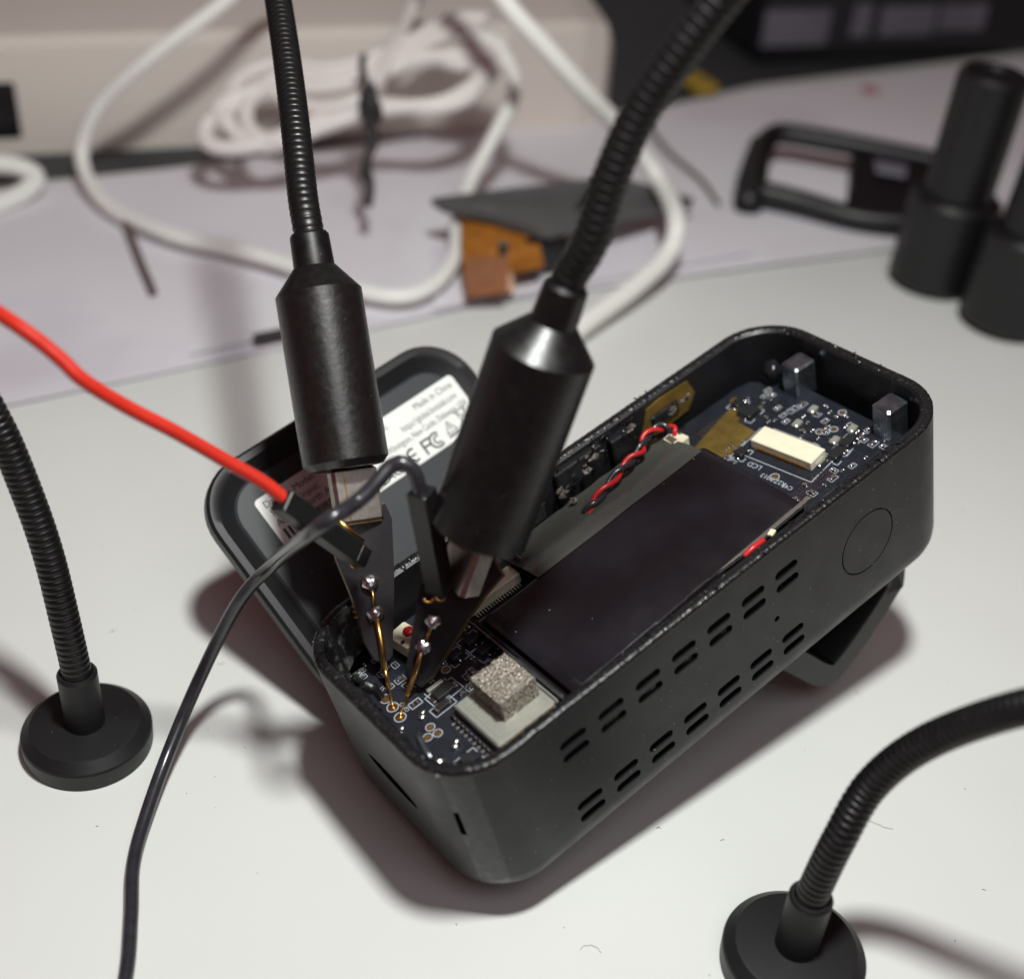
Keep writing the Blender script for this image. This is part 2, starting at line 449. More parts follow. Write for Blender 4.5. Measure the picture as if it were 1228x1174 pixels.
o = MB().box(V((47.57, 417.99, 3.00)), (8, 14, 3), Matrix.Rotation(0.5, 3, 'Z'), 0.6).obj('yellow_clip', m_yellow)
tag(o, 'small yellow clip on the dark mat behind the right gooseneck', 'clip')

# ------------------------------------------------------------------ white cables
def cable(name, pts, r, label, cat='cable', m=m_white_cable, group=None, seg=16):
    o = MB().tube(spline(pts, 12), r, seg).obj(name, m, None, smooth=True)
    return tag(o, label, cat, group)

cable('white_cable', [(-63.18, 329.45, 59.91), (-76.38, 320.57, 47.96), (-93.52, 313.72, 35.41), (-107.81, 313.70, 21.97), (-112.96, 311.89, 9.00), (-102.97, 297.03, 4.20), (-85.05, 283.80, 4.50), (-69.99, 279.18, 4.50), (-54.89, 273.50, 4.50), (-39.40, 264.98, 4.50), (-28.04, 263.04, 4.50), (-20.91, 269.56, 5.00), (-17.60, 281.29, 6.00), (-18.01, 297.41, 8.00), (-16.05, 312.28, 11.69), (-11.62, 320.58, 19.49), (-7.85, 327.32, 26.87), (-8.47, 332.63, 32.34), (-14.09, 337.73, 37.52), (-23.55, 337.90, 37.74)], 1.8,
      'white cable curving in a big loop from the top left, passing behind the left holder')
cable('white_cable', [(-22.00, 314.85, 70.43), (-10.66, 305.40, 57.73), (-0.37, 303.45, 48.40), (9.06, 306.12, 38.58), (19.96, 314.09, 25.84), (29.83, 313.27, 15.00), (33.06, 291.20, 15.00), (31.44, 284.91, 9.00), (23.76, 273.33, 6.00), (13.75, 259.62, 4.20), (4.08, 245.20, 2.40), (-4.10, 233.70, 2.20), (-8.36, 221.33, 2.20)], 2.3,
      'thick white cable bending at the right behind the right gooseneck')
# the coil lying against the power strip
ca, cb, cc, cd = V((-10.38, 335.16, 34.06)), V((-82.15, 314.81, 20.11)), V((-43.45, 307.39, 16.84)), V((-49.52, 336.00, 31.84))
cm = (ca + cb) / 2; cu_ = (ca - cb) / 2; cv_ = (cd - cc) / 2
coil = []
rr = random.Random(3)
for k in range(0, 3 * 14 + 8):
    a_ = 2 * PI * k / 14 + 0.4
    turn = k / 14; lp = int(turn)
    wa = [1.0, 0.80, 0.93, 0.66, 0.86, 0.8][lp]; wb = [0.86, 1.0, 0.72, 0.9, 0.6, 0.8][lp]
    ha = [1.25, 0.75, 1.0, 0.55, 0.85, 0.7][lp]; off = [0.10, -0.22, 0.0, 0.18, -0.1, 0][lp]
    c_ = math.cos(a_); w_ = wa if c_ > 0 else wb
    pinch = 0.25 + 0.75 * min(1, abs(c_) * 1.15)      # the tie draws the bundle in at its middle
    lift = 0.35 * max(0, c_) ** 2 if lp in (0, 2) else 0.0
    coil.append(cm + cu_ * (w_ * c_) + cv_ * (math.sin(a_) * pinch * ha + off * abs(c_) + lift) + V((0, -1.1 * turn, 0)))
o = MB().tube(spline(coil, 5), 1.95, 12).obj('coiled_cable', m_coil, None, smooth=True)
tag(o, 'flat coil of white cable gathered by a black tie against the power strip', 'cable')
cable('white_cable', [(-28.91, 332.05, 60.00), (-34.88, 355.22, 40.92), (-38.69, 333.29, 34.90), (-42.98, 318.79, 28.81), (-54.81, 316.03, 25.10), (-72.57, 323.72, 27.07)], 1.7, 'thin white cable end running up and right from the tied coil', 'cable', m_coil)
cable('white_cable', [(-136.83, 285.84, 3.00), (-129.79, 293.60, 3.00), (-124.15, 301.08, 4.00), (-122.94, 305.67, 6.00), (-127.34, 306.21, 8.00), (-134.71, 304.41, 9.00), (-142.27, 302.88, 9.00)], 2.4, 'white cable bend at the left edge below the socket of the power strip', 'cable')
t = thing('cable_tie', 'black wire tie twisted round the middle of the white cable coil', 'cable tie', (-39.06, 291.32, 11.99))
mb = MB().blob(V((-40.92, 307.96, 29.33)), 3.3, (0.8, 0.7, 1.6), 0.5)
mb.tube(spline([(-40.84, 307.37, 28.54), (-39.65, 302.92, 24.24), (-40.14, 297.83, 19.07), (-38.84, 294.03, 15.63), (-39.06, 291.32, 11.99)], 6), 1.1, 8)
mb.tube(spline([(-40.84, 307.37, 28.54), (-39.03, 304.28, 22.71), (-40.86, 300.28, 19.01), (-40.81, 296.98, 16.25)], 6), 0.9, 8)
mb.obj('twist', m_tie, t, smooth=True)
MB().tube(spline([(-40.61, 308.56, 30.14), (-42.41, 311.66, 34.31), (-43.66, 314.96, 37.06), (-43.26, 316.40, 39.00)], 6), 0.9, 8).obj('wire_end', m_tie, t, smooth=True)
cable('brown_wire', [(-96.92, 291.17, 4.00), (-93.35, 283.61, 3.00), (-88.76, 273.73, 2.60), (-82.14, 260.09, 2.40)], 0.9, 'short dull brown wire end poking out under the left white cable', 'wire', m_brown, seg=8)
cable('thin_wire', [(29.31, 385.98, 3.00), (35.76, 363.27, 2.60), (44.05, 345.35, 2.40), (47.96, 330.60, 2.20)], 0.6, 'thin dull wire on the paper right of the right gooseneck', 'wire', m_brown, seg=8)

# ------------------------------------------------------------------ small display panel with an orange flex tail
t = thing('display_panel', 'thin grey display panel propped up with an orange flex tail under it', 'display', (1.00, 285.02, 1.00))
P0, P1, P2, P3 = V((-25.09, 292.02, 15.00)), V((19.96, 313.82, 15.00)), V((41.12, 319.14, 8.00)), V((3.42, 283.32, 13.00))
nrm = (P1 - P0).cross(P3 - P0).normalized()
if nrm.z < 0: nrm = -nrm
def pq(u, v): return P0.lerp(P1, u).lerp(P3.lerp(P2, u), v)
outl = [pq(u, v) for u, v in ((0.02, 0.0), (0.0, 0.06), (0.0, 0.92), (0.03, 1.0), (0.5, 1.02), (0.96, 1.0), (1.0, 0.93), (1.0, 0.08), (0.97, 0.0), (0.5, -0.02))]
MB().prism(list(outl), -nrm * 2.0).obj('screen', m_screen, t)
MB().prism([q_ - nrm * 2.0 for q_ in [pq(0.03, 0.06), pq(0.03, 0.94), pq(0.96, 0.94), pq(0.96, 0.06)]], -nrm * 1.2).obj('backing', m_gloss, t)
def ribbon(pts, wv, th, m, name, parent, n=8):
    c = spline(pts, n); wv = V(wv); mb = MB(); rings = []
    for i, p in enumerate(c):
        tt = (c[min(i + 1, len(c) - 1)] - c[max(i - 1, 0)]).normalized(); nn = tt.cross(wv).normalized() * th
        rings.append([p - wv, p + wv, p + wv + nn, p - wv + nn])
    return mb.loft(rings).obj(name, m, parent, smooth=False)
ribbon([(-11.84, 292.85, 10.69), (-10.69, 281.40, 10.38), (-9.47, 273.29, 7.86), (-8.42, 269.08, 3.87)], (5.4, 1.2, 0.2), 0.3, m_flex, 'flex_tail', t)
ribbon([(-9.58, 272.15, 11.34), (-9.38, 268.59, 8.23), (-9.23, 266.15, 4.95)], (4.6, 1.0, 0.4), 0.3, m_copper, 'copper_patch', t)
ribbon([(-3.10, 290.73, 11.19), (-1.86, 282.17, 9.73), (-0.24, 275.20, 7.07)], (3.4, 2.0, 0.2), 0.3, m_flex, 'flex_tail', t)
MB().box(V((-6.31, 273.55, 11.55)), (2.2, 1, 6), Matrix.Rotation(0.1, 3, 'Z'), 0.2).obj('flex_connector', m_gloss, t)
MB().box(V((2.09, 288.22, 6.00)), (12, 10, 9), Matrix.Rotation(0.35, 3, 'Z'), 1).obj('support_block', m_gloss, t)

# ------------------------------------------------------------------ black bracket and thick cylinders at the right
t = thing('black_bracket', 'open black plastic bracket frame lying left of the thick cylinders', 'bracket', (77.83, 326.15, 1.00))
def bar(name, pts, r1, r2):
    mb = MB(); c = [V(p) for p in pts]
    rings = []
    for i, p in enumerate(c):
        tt = (c[min(i + 1, len(c) - 1)] - c[max(i - 1, 0)]).normalized()
        u = tt.cross(V((0, 0.6, 0.8))).normalized(); w = tt.cross(u)
        rings.append([p + u * (math.cos(a_) * r1) + w * (math.sin(a_) * r2) for a_ in [2 * PI * k / 10 for k in range(10)]])
    return mb.loft(rings).obj(name, m_wbody, t, smooth=True)
bar('top_rail', spline([(56.98, 330.69, 4.59), (59.86, 351.05, 8.51), (63.43, 359.83, 10.26), (69.31, 361.35, 10.62), (87.26, 357.42, 10.37), (113.82, 351.64, 9.30)], 5), 3.0, 3.0)
bar('side_rail', spline([(55.08, 327.70, 3.92), (56.76, 341.20, 5.32), (60.96, 356.69, 9.39)], 4), 3.8, 3.0)
bar('lower_rail', spline([(56.81, 331.98, 6.33), (68.60, 328.87, 5.50), (83.09, 323.29, 4.70), (99.67, 321.48, 5.62)], 4), 3.0, 3.0)
MB().prism([(83.77, 348.27, 11.48), (109.83, 345.10, 10.57), (101.27, 319.21, 5.92), (80.29, 322.23, 4.95)], (0, 2.5, -2.5)).obj('plate', m_wbody, t)
MB().prism([(88.76, 343.38, 11.61), (97.45, 341.80, 11.16), (96.38, 337.61, 10.54), (88.65, 339.09, 10.87)], (0, 1.0, 1.0)).obj('light_tab', m_pale, t)
MB().prism([(61.41, 349.64, 6.61), (83.77, 346.94, 6.34), (79.86, 327.04, 6.39), (59.59, 332.38, 6.87)], (0, 1.2, -1.2)).obj('pale_insert', m_paper2, t)

def post(base, label, h1=22, r1=10.6, h2=62, r2=8.0, lean=(0, 0, 1)):
    t = thing('probe_stand_post', label, 'post', base, group='thick black cylinder posts at the back right')
    MB().lathe([(0, r1 - 0.6), (0.6, r1), (h1 - 1.2, r1), (h1, r1 - 1.2)], base, lean, 56).obj('lower_body', m_wbody, t, smooth=True, angle=35)
    MB().lathe([(h1, r2), (h2 - 1.0, r2), (h2, r2 - 1.0), (h2, r2 - 3), (h2 - 0.8, r2 - 3.3)], base, lean, 48).obj('upper_body', m_wbody, t, smooth=True, angle=35)
    return t
post((97.83, 299.72, 1.40), 'thick black stepped cylinder standing beside the black bracket', h2=51, lean=(0.03, 0.0, 1))
post((110.97, 281.66, 1.40), 'thick black stepped cylinder cut off by the right edge, nearest of the pair', lean=(0.06, 0.02, 1))

# ------------------------------------------------------------------ gooseneck stands with round bases
def stand(base, neck, label):
    t = thing('gooseneck_stand', label, 'gooseneck stand', base, group='gooseneck stands on round bases')
    b = V(base)
    MB().lathe([(0, 8.7), (0.35, 9.05), (2.9, 9.15), (3.25, 9.0), (4.5, 7.7), (4.55, 7.4)], b, (0, 0, 1), 96).obj('round_base', m_base, t, smooth=True, angle=20)
    MB().lathe([(4.4, 2.75), (14.0, 2.75), (14.4, 2.45), (14.4, 2.15), (13.4, 2.1)], b, (0, 0, 1), 48).obj('stem', m_base, t, smooth=True, angle=30)
    gooseneck([b + V((0, 0, 11)), b + V((0, 0, 14.6))] + [V(p) for p in neck], 2.05, t, pitch=0.92, groove=0.17)
    return t
stand((-58.02, 131.82, 0.00), [(-59.01, 133.27, 22.35), (-60.64, 135.52, 32.07), (-62.75, 137.18, 41.01), (-65.56, 138.39, 51.01), (-70.35, 140.05, 59.95), (-80.53, 142.70, 70.21)], 'black gooseneck on a round base at the left, curving out of the left edge')
stand((40.47, 104.33, 0.00), [(41.85, 105.35, 23.35), (44.86, 108.30, 30.66), (49.39, 107.76, 39.16), (55.99, 103.63, 49.53), (62.18, 100.21, 54.97), (72.48, 96.85, 62.18)], 'black gooseneck on a round base at the lower right, bending out to the right')

# ------------------------------------------------------------------ gooseneck probe holders
def holder(tip, P_bot, P_top, neck_end, goose, label, side_m, r=5.72):
    """thing with body, cone, neck and gooseneck; P_bot/P_top are the ends of the thick cylinder"""
    t = thing('probe_holder', label, 'probe holder', tip, group='gooseneck probe holders reaching into the device')
    P_bot, P_top, neck_end = V(P_bot), V(P_top), V(neck_end)
    ax = (P_top - P_bot); L_ = ax.length; ax.normalize()
    MB().lathe([(0.4, 1), (0, 4.4), (0.1, 4.9), (1.0, r), (L_, r)], P_bot, ax, 96, True).obj('body', side_m, t, smooth=True, angle=20)
    MB().lathe([(L_, r), (L_ + 3.4, 2.9)], P_bot, ax, 96, True).obj('cone', m_black_smooth, t, smooth=True, angle=25)
    MB().lathe([(L_ + 3.35, 2.72), (L_ + 3.8, 2.72), (L_ + 7.6, 2.6), (L_ + 8.0, 2.35), (L_ + 8.0, 2.1), (L_ + 7.2, 2.05)], P_bot, ax, 64, True).obj('neck', m_black_smooth, t, smooth=True, angle=25)
    st = P_bot + ax * (L_ + 6.0)
    gooseneck([st, P_bot + ax * (L_ + 9)] + [V(p) for p in goose], 2.05, t, pitch=1.12, groove=0.17)
    return t, ax

def poly_blob(mb, c, r, R):
    """a solder joint: spiky little mound"""
    return mb.blob(c, r, (1, 1, 0.6), 0.7, R)

CAMR = Matrix(((0.99672, -0.08095, 0.00000), (0.04831, 0.59485, -0.80238), (0.06495, 0.79975, 0.59681)))            # axes of the photograph's view, used only to lay the flat paddles out in their real planes
def plate(mb, pts, th):
    P = [V(p) for p in pts]
    n = (P[1] - P[0]).cross(P[2] - P[0]).normalized()
    c = sum(P, V((0, 0, 0))) / len(P)
    return mb.prism(P, n * th), n

# left holder
t1, ax1 = holder((-13.37, 125.04, 19.66), (-21.95, 143.41, 44.36), (-27.55, 156.98, 62.60), (-28.96, 160.86, 67.82),
    [(-31.02, 166.39, 71.90), (-33.88, 177.70, 77.05), (-37.31, 190.99, 81.52), (-41.35, 205.75, 86.29), (-46.40, 223.90, 92.25)],
    'left probe holder with pebbled black cylinder, upright gooseneck and paddle tip', m_black_metal)
c1 = V((-20.53, 141.18, 42.03)); u1 = (V((-16.85, 141.62, 42.62)) - V((-24.20, 140.61, 41.26))).normalized()
nrm1 = u1.cross(ax1).normalized()
Rp = Matrix((u1, nrm1, ax1)).transposed() @ Matrix.Rotation(math.radians(-24), 3, 'Z')
p1 = MB().box(c1 - ax1 * 0.2, (6.3, 2.6, 7.4), Rp, 0.45).obj('usb_plug', m_steel, t1)
MB().box(c1 - ax1 * 3.9, (5.6, 1.7, 0.2), Rp).obj('plug_mouth', m_gold, p1)
MB().box(c1 + Rp @ V((-1.6, 1.32, -0.3)), (0.18, 0.08, 6.4), Rp).box(c1 + Rp @ V((-1.6, -1.32, -0.3)), (0.18, 0.08, 6.4), Rp).obj('seam', m_gold, p1)
mb = MB()
pad_pts = [(-23.62, 139.37, 38.09), (-22.88, 140.46, 39.56), (-16.57, 141.30, 40.68), (-15.53, 140.16, 39.15), (-14.59, 135.71, 33.17), (-13.96, 129.46, 24.77), (-14.86, 128.69, 23.73), (-16.33, 128.95, 24.08), (-17.84, 130.27, 25.85), (-19.84, 133.61, 30.34), (-22.34, 136.52, 34.26)]
fw = (V((0.00, 160.48, 30.44)) - V((0.00, 80.24, 90.12))).normalized()
th = fw * 0.9 + V((-0.45, 0.1, 0.0))
mb.prism(pad_pts, th)
pd1 = mb.obj('paddle_board', [m_paddle, m_pcb_edge], t1)
for p in pd1.data.polygons:
    if abs(p.normal.dot(fw)) < 0.6: p.material_index = 1
for px in ((-17.66, 134.66, 32.43), (-16.56, 132.21, 29.13)):
    b = MB().blob(V(px), 1.05, (1.1, 1, 0.75), 0.5, CAMR, 8, 14)
    b.obj('solder_joint', m_solder, t1, smooth=True)
MB().tube([(-17.37, 134.13, 32.05), (-16.69, 132.38, 29.70)], 0.2, 8).obj('jumper_lead', m_gold, t1, smooth=True)
MB().tube([(-16.37, 131.67, 28.90), (-15.42, 129.54, 26.04), (-14.86, 127.87, 23.46)], 0.40, 12).tube([(-16.05, 131.78, 28.39), (-14.99, 128.86, 24.47)], 0.3, 10).obj('pin_barrel', m_gold, t1, smooth=True)
MB().tube([(-14.89, 128.06, 23.73), (-14.14, 126.65, 21.82)], [0.30, 0.28], 12).tube([(-14.18, 126.49, 22.28), (-13.35, 124.03, 21.32), (-13.16, 123.36, 21.26)], [0.19, 0.15, 0.05], 10).obj('pin_tip', m_gold, t1, smooth=True)
MB().tube([(-14.64, 128.29, 23.53), (-14.20, 127.13, 21.96)], 0.15, 8).obj('pin_spring', m_pad, t1, smooth=True)
mb = MB()
for k in range(3): mb.box(V((-19.64, 132.94, 29.62)) - ax1 * (0.75 * k) + V((0.05 * k, 0, 0)), (0.5, 0.35, 0.3), CAMR, 0.08)
mb.obj('edge_pads', m_pad, t1)

# right holder
def D2(py): return 178.0 - 13.0 * (858 - py) / 208.0
t2, ax2 = holder((-12.29, 124.37, 18.76), (-3.78, 127.35, 47.89), (2.28, 131.53, 71.95), (4.69, 133.75, 78.28),
    [(6.19, 132.94, 84.74), (7.68, 133.87, 91.85), (10.01, 134.80, 98.96), (13.66, 135.08, 106.04), (17.50, 135.40, 112.35), (22.04, 136.81, 119.26)],
    'right probe holder with smooth black cylinder tilted towards the upper right', m_black_smooth, 6.1)
c2 = V((-4.82, 130.18, 41.64)); u2 = V((-1.46, 128.70, 41.33)) - V((-7.91, 130.12, 43.25)); u2 = (u2 - ax2 * u2.dot(ax2)).normalized()
Rp = Matrix((u2, u2.cross(-ax2).normalized() * -1, ax2)).transposed() @ Matrix.Rotation(math.radians(42), 3, 'Z')
p2 = MB().box(c2 - fw * 0.8, (5.9, 3.3, 8.4), Rp, 0.5).obj('usb_plug', m_steel, t2)
mb = MB()
for sgn in (-1, 1):
    for k in range(7): mb.box(c2 + Rp @ V((sgn * 2.97, -0.3, -3.1 + 0.8 * k)), (0.12, 0.45, 0.38), Rp)
mb.obj('contact_dots', m_cream, p2)
MB().box(c2 + Rp @ V((2.97, 0.75, -0.4)), (0.1, 0.5, 6.6), Rp).box(c2 + Rp @ V((1.6, -1.67, -0.4)), (0.5, 0.1, 6.8), Rp).obj('seam', m_copper, p2)
pp = [(-10.49, 129.16, 37.77), (-9.02, 129.86, 39.55), (-4.88, 130.44, 40.33), (-2.06, 131.07, 42.01), (-0.38, 130.13, 39.41), (-2.30, 129.18, 36.96), (-4.20, 128.06, 33.78), (-8.40, 125.57, 25.23), (-9.84, 125.23, 23.43), (-11.18, 125.32, 24.56), (-11.79, 125.61, 26.46), (-10.79, 128.39, 35.89)]
fw2 = fw * 1.0 + V((0.40, 0.1, -0.15))
mb = MB().prism(pp, fw2)
pd2 = mb.obj('paddle_board', [m_paddle, m_pcb_edge], t2)
for p in pd2.data.polygons:
    if abs(p.normal.dot(fw)) < 0.6: p.material_index = 1
for px in ((-8.53, 126.42, 34.08), (-9.64, 125.86, 30.15)):
    MB().blob(V(px), 0.95, (1.1, 1, 0.8), 0.5, CAMR, 8, 14).obj('solder_joint', m_solder, t2, smooth=True)
MB().tube([(-8.79, 126.04, 33.40), (-9.44, 125.75, 31.00)], 0.2, 8).obj('jumper_lead', m_gold, t2, smooth=True)
MB().tube([(-9.91, 125.55, 29.39), (-10.35, 125.17, 27.04), (-11.21, 124.81, 23.38)], 0.34, 12).tube([(-10.11, 125.75, 27.99), (-10.74, 125.19, 24.89)], 0.3, 10).obj('pin_barrel', m_gold, t2, smooth=True)
MB().tube([(-11.22, 124.88, 23.47), (-11.60, 124.65, 21.66)], [0.3, 0.26], 12).tube([(-11.57, 124.37, 22.11), (-12.00, 122.46, 21.39), (-12.02, 121.58, 21.38)], [0.18, 0.15, 0.05], 10).obj('pin_tip', m_gold, t2, smooth=True)
for cxy in ((-9.29, 126.72, 37.66), (-7.86, 126.91, 37.92)):
    MB().ring((0, 0, 0), 0.62, 0.3, 0.5, 12, PI, 2 * PI)
    mbx = MB(); r_ = 0.55
    for k in range(9):
        a_ = PI + PI * k / 8
        pass
    mbx.tube([V(cxy) + CAMR @ V((r_ * math.cos(PI + PI * k / 8), r_ * math.sin(PI + PI * k / 8), 0)) for k in range(9)], 0.2, 8)
    mbx.obj('header_pin', m_gold, t2, smooth=True)

# ------------------------------------------------------------------ jumper wires with black plug housings
def housing_box(P, Q, w, d, toward, t, name='plug_housing', tiltdeg=0):
    P, Q = V(P), V(Q); ax = (Q - P); L_ = ax.length; ax.normalize()
    n = V(toward); n = (n - ax * n.dot(ax)).normalized(); u = n.cross(ax)
    R = Matrix((u, n, ax)).transposed() @ Matrix.Rotation(math.radians(tiltdeg), 3, 'Z')
    c = (P + Q) / 2
    o = MB().box(c, (w, d, L_), R, 0.12).obj(name, m_dupont, t)
    return o, R, c, L_, ax

t = thing('jumper_wire', 'bright red jumper wire from the left ending in a black plug housing', 'wire', (-18.53, 132.98, 37.04), group=None)
pts = spline([(-74.36, 120.04, 86.66), (-62.60, 123.04, 80.64), (-56.79, 125.75, 74.23), (-53.23, 125.98, 71.19), (-50.75, 125.65, 69.07), (-48.50, 125.28, 66.90), (-44.52, 126.27, 63.21), (-39.38, 127.25, 59.49), (-33.99, 127.99, 55.46), (-29.43, 128.17, 52.36), (-26.07, 127.86, 49.42)], 10)
MB().tube(pts, 0.86, 24).obj('insulation', m_red, t, smooth=True)
o, R, c, L_, ax = housing_box((-27.47, 127.48, 50.58), (-19.33, 131.13, 40.42), 2.75, 2.75, tuple(-fw), t, tiltdeg=-28)
MB().ring((0, 0, 0), 0.3, 0.1)
MB().disc((0, 0, 0), 0.01, 0.01, 3)
mk = MB()
for k in range(9):
    pass
mk.tube([c + R @ V((0.45 * math.cos(a_) - 0.1, -1.39 , -3.4 + 0.45 * math.sin(a_))) for a_ in [0.6 + 4.9 * k / 9 for k in range(10)]], 0.06, 6)
mk.obj('moulded_mark', m_silk, o)
MB().box(c + ax * (L_ / 2 + 0.9), (2.5, 2.5, 1.9), R, 0.15).obj('plug_housing', m_dupont, t)
MB().tube([(-21.70, 133.09, 43.88), (-18.34, 133.17, 40.65)], 0.3, 8).tube([(-18.98, 133.20, 40.69), (-18.13, 133.19, 39.83), (-18.31, 132.99, 38.73), (-18.96, 132.96, 37.85)], 0.26, 8).obj('pin_contact', m_gold, t, smooth=True)
MB().tube([(-19.87, 132.53, 37.27), (-19.45, 132.62, 36.55), (-18.82, 132.77, 36.76), (-18.68, 133.30, 37.46)], 0.24, 8).obj('pin_contact', m_gold, t, smooth=True)
t = thing('jumper_wire', 'black jumper wire looping over to an upright black plug housing', 'wire', (-7.10, 126.49, 38.37))
pts = spline([(-41.53, 81.58, 1.10), (-42.10, 93.89, 1.10), (-43.81, 102.69, 1.10), (-45.69, 110.77, 1.30), (-45.86, 118.36, 2.20), (-44.77, 128.03, 5.00), (-41.78, 135.01, 12.00), (-36.32, 138.10, 24.00), (-30.61, 136.65, 33.00), (-22.06, 120.99, 51.92), (-17.70, 124.36, 53.93), (-15.80, 126.13, 55.48), (-14.43, 127.66, 56.69), (-12.91, 127.96, 57.10), (-11.60, 127.85, 56.11), (-10.82, 127.68, 53.37)], 10)
MB().tube(pts, 0.95, 24).obj('insulation', m_blackw, t, smooth=True)
o, R, c, L_, ax = housing_box((-10.74, 127.80, 53.53), (-7.96, 128.02, 37.91), 2.7, 2.7, tuple(-fw), t, tiltdeg=34)
MB().box(c + R @ V((-1.38, 0.2, 0.4)), (0.12, 0.7, 3.4), R).obj('latch_window', m_gloss, o)
MB().box(c + R @ V((-1.40, 0.0, 1.4)), (0.14, 0.7, 1.0), R).obj('crimp_contact', m_copper, o)
MB().box(c + R @ V((-1.40, -0.9, 1.2)), (0.14, 0.2, 6.0), R).obj('metal_strip', m_pad, o)
MB().box(c + R @ V((0.1, -1.38, 4.2)), (1.6, 0.12, 1.9), R, 0.03).obj('latch_tab', m_dupont, o)

# ------------------------------------------------------------------ removed back cover with the rating label
tl = thing('back_cover', 'removed black back cover leaning on the device, white rating label inside', 'cover', (-47.47, 154.16, 30.33), ((0.67297, -0.66243, 0.32909), (0.71566, 0.47070, -0.51601), (0.18692, 0.58277, 0.79085)), (25, -42, -7))
WL, HL = 50.6, 41.5
def ringz(x0, x1, y0, y1, r, z): return [(x, y, z) for x, y in rrect(x0, x1, y0, y1, r, 10)]
mb = MB()
mb.loft([ringz(3, WL - 3, -HL + 3, -3, 6, -6.2), ringz(0.8, WL - 0.8, -HL + 0.8, -0.8, 8, -4.8), ringz(0, WL, -HL, 0, 8.6, -2.5), ringz(0.0, WL, -HL, 0, 8.6, -0.5), ringz(0.45, WL - 0.45, -HL + 0.45, -0.45, 8.2, 0.0), ringz(1.5, WL - 1.5, -HL + 1.5, -1.5, 7.4, 0.05),
         ringz(2.1, WL - 2.1, -HL + 2.1, -2.1, 6.9, -0.35), ringz(4.0, WL - 4.0, -HL + 4.0, -4.0, 5.4, -1.25)], True, False)
mb.obj('tray', m_lid_edge, tl, smooth=True, angle=35)
mb = MB().loft([ringz(3.9, WL - 3.9, -HL + 3.9, -3.9, 5.5, -1.9), ringz(3.9, WL - 3.9, -HL + 3.9, -3.9, 5.5, -1.22), ringz(4.3, WL - 4.3, -HL + 4.3, -4.3, 5.1, -0.95)], True, True)
mb.obj('inner_panel', m_lid, tl, smooth=True, angle=30)
LX0, LX1, LY0, LY1 = 7.6, 47.0, -16.4, -7.0
lab = MB().loft([ringz(LX0, LX1, LY0, LY1, 0.8, -0.94), ringz(LX0, LX1, LY0, LY1, 0.8, -0.84)]).obj('rating_label', m_label, tl)
z0 = -0.835
def lt(s, x, y, size, align='LEFT', sx=1.0, bold=0.0, m=m_ink): return text(s, size, (x, y, z0), lab, m, align=align, sx=sx, bold=bold)
lt('Botslab Inc.', 26.0, -8.9, 1.6, sx=0.9)
lt('Made in China', 46.0, -8.9, 1.6, 'RIGHT', 0.85)
lt('https://global.botslab.com', 45.6, -10.75, 1.55, 'RIGHT', 0.72)
lt('Wilmington, New Castle, Delaware, USA', 46.4, -12.5, 1.5, 'RIGHT', 0.66)
lt('Date:', 8.6, -8.9, 1.6)
lt('IC:', 8.9, -10.6, 1.6)
lt('Add', 8.6, -12.2, 1.6)
lt('Model:', 13.9, -9.0, 1.5)
lt('Input:', 14.2, -10.6, 1.5)
lt('North America', 13.4, -12.1, 1.5)
lt('SN', 8.6, -16.1, 1.3)
mb = MB(); rr = random.Random(5); x = 8.8
while x < 22.5:
    w_ = rr.choice([0.16, 0.3, 0.45, 0.22])
    mb.box((x + w_ / 2, -13.8, z0 + 0.01), (w_, 2.0, 0.03)); x += w_ + rr.choice([0.16, 0.25, 0.4])
mb.obj('barcode', m_ink, lab)
# CE mark, FC mark
mb = MB()
mb.ring((33.2, -14.6, z0), 1.05, 0.36, 0.03, 18, math.radians(62), math.radians(298)); mb.line((32.4, -14.6, z0 + 0.015), (33.5, -14.6, z0 + 0.015), 0.32)
mb.ring((30.6, -14.6, z0), 1.05, 0.36, 0.03, 18, math.radians(62), math.radians(298))
mb.obj('ce_mark', m_ink, lab)
mb = MB()
mb.line((35.4, -15.7, z0 + 0.015), (35.4, -13.6, z0 + 0.015), 0.36); mb.line((35.4, -13.6, z0 + 0.015), (36.9, -13.6, z0 + 0.015), 0.34); mb.line((35.4, -14.6, z0 + 0.015), (36.5, -14.6, z0 + 0.015), 0.34)
mb.ring((38.0, -14.65, z0), 1.2, 0.34, 0.03, 20, math.radians(48), math.radians(312)); mb.ring((38.2, -14.65, z0), 0.62, 0.28, 0.03, 16, math.radians(50), math.radians(310))
mb.obj('fc_mark', m_ink, lab)
mb = MB()
for a_, b_ in (((40.2, -15.0), (42.2, -15.0)), ((42.2, -15.0), (41.2, -13.1)), ((41.2, -13.1), (40.2, -15.0)), ((41.2, -14.5), (41.2, -13.8))): mb.line((*a_, z0 + 0.015), (*b_, z0 + 0.015), 0.16)
mb.line((40.3, -15.5, z0 + 0.015), (42.2, -15.5, z0 + 0.015), 0.32)
mb.obj('warning_mark', m_ink, lab)
mb = MB()
for a_, b_ in (((43.5, -12.6), (43.9, -15.0)), ((45.3, -12.6), (44.9, -15.0)), ((43.3, -12.6), (45.5, -12.6)), ((43.9, -15.0), (44.9, -15.0)), ((43.1, -12.3), (45.7, -15.3)), ((45.7, -12.3), (43.1, -15.3))): mb.line((*a_, z0 + 0.015), (*b_, z0 + 0.015), 0.15)
mb.line((43.4, -15.9, z0 + 0.015), (45.5, -15.9, z0 + 0.015), 0.35)
mb.obj('bin_mark', m_ink, lab)
lt('EAC', 26.0, -15.9, 2.2, bold=0.03)

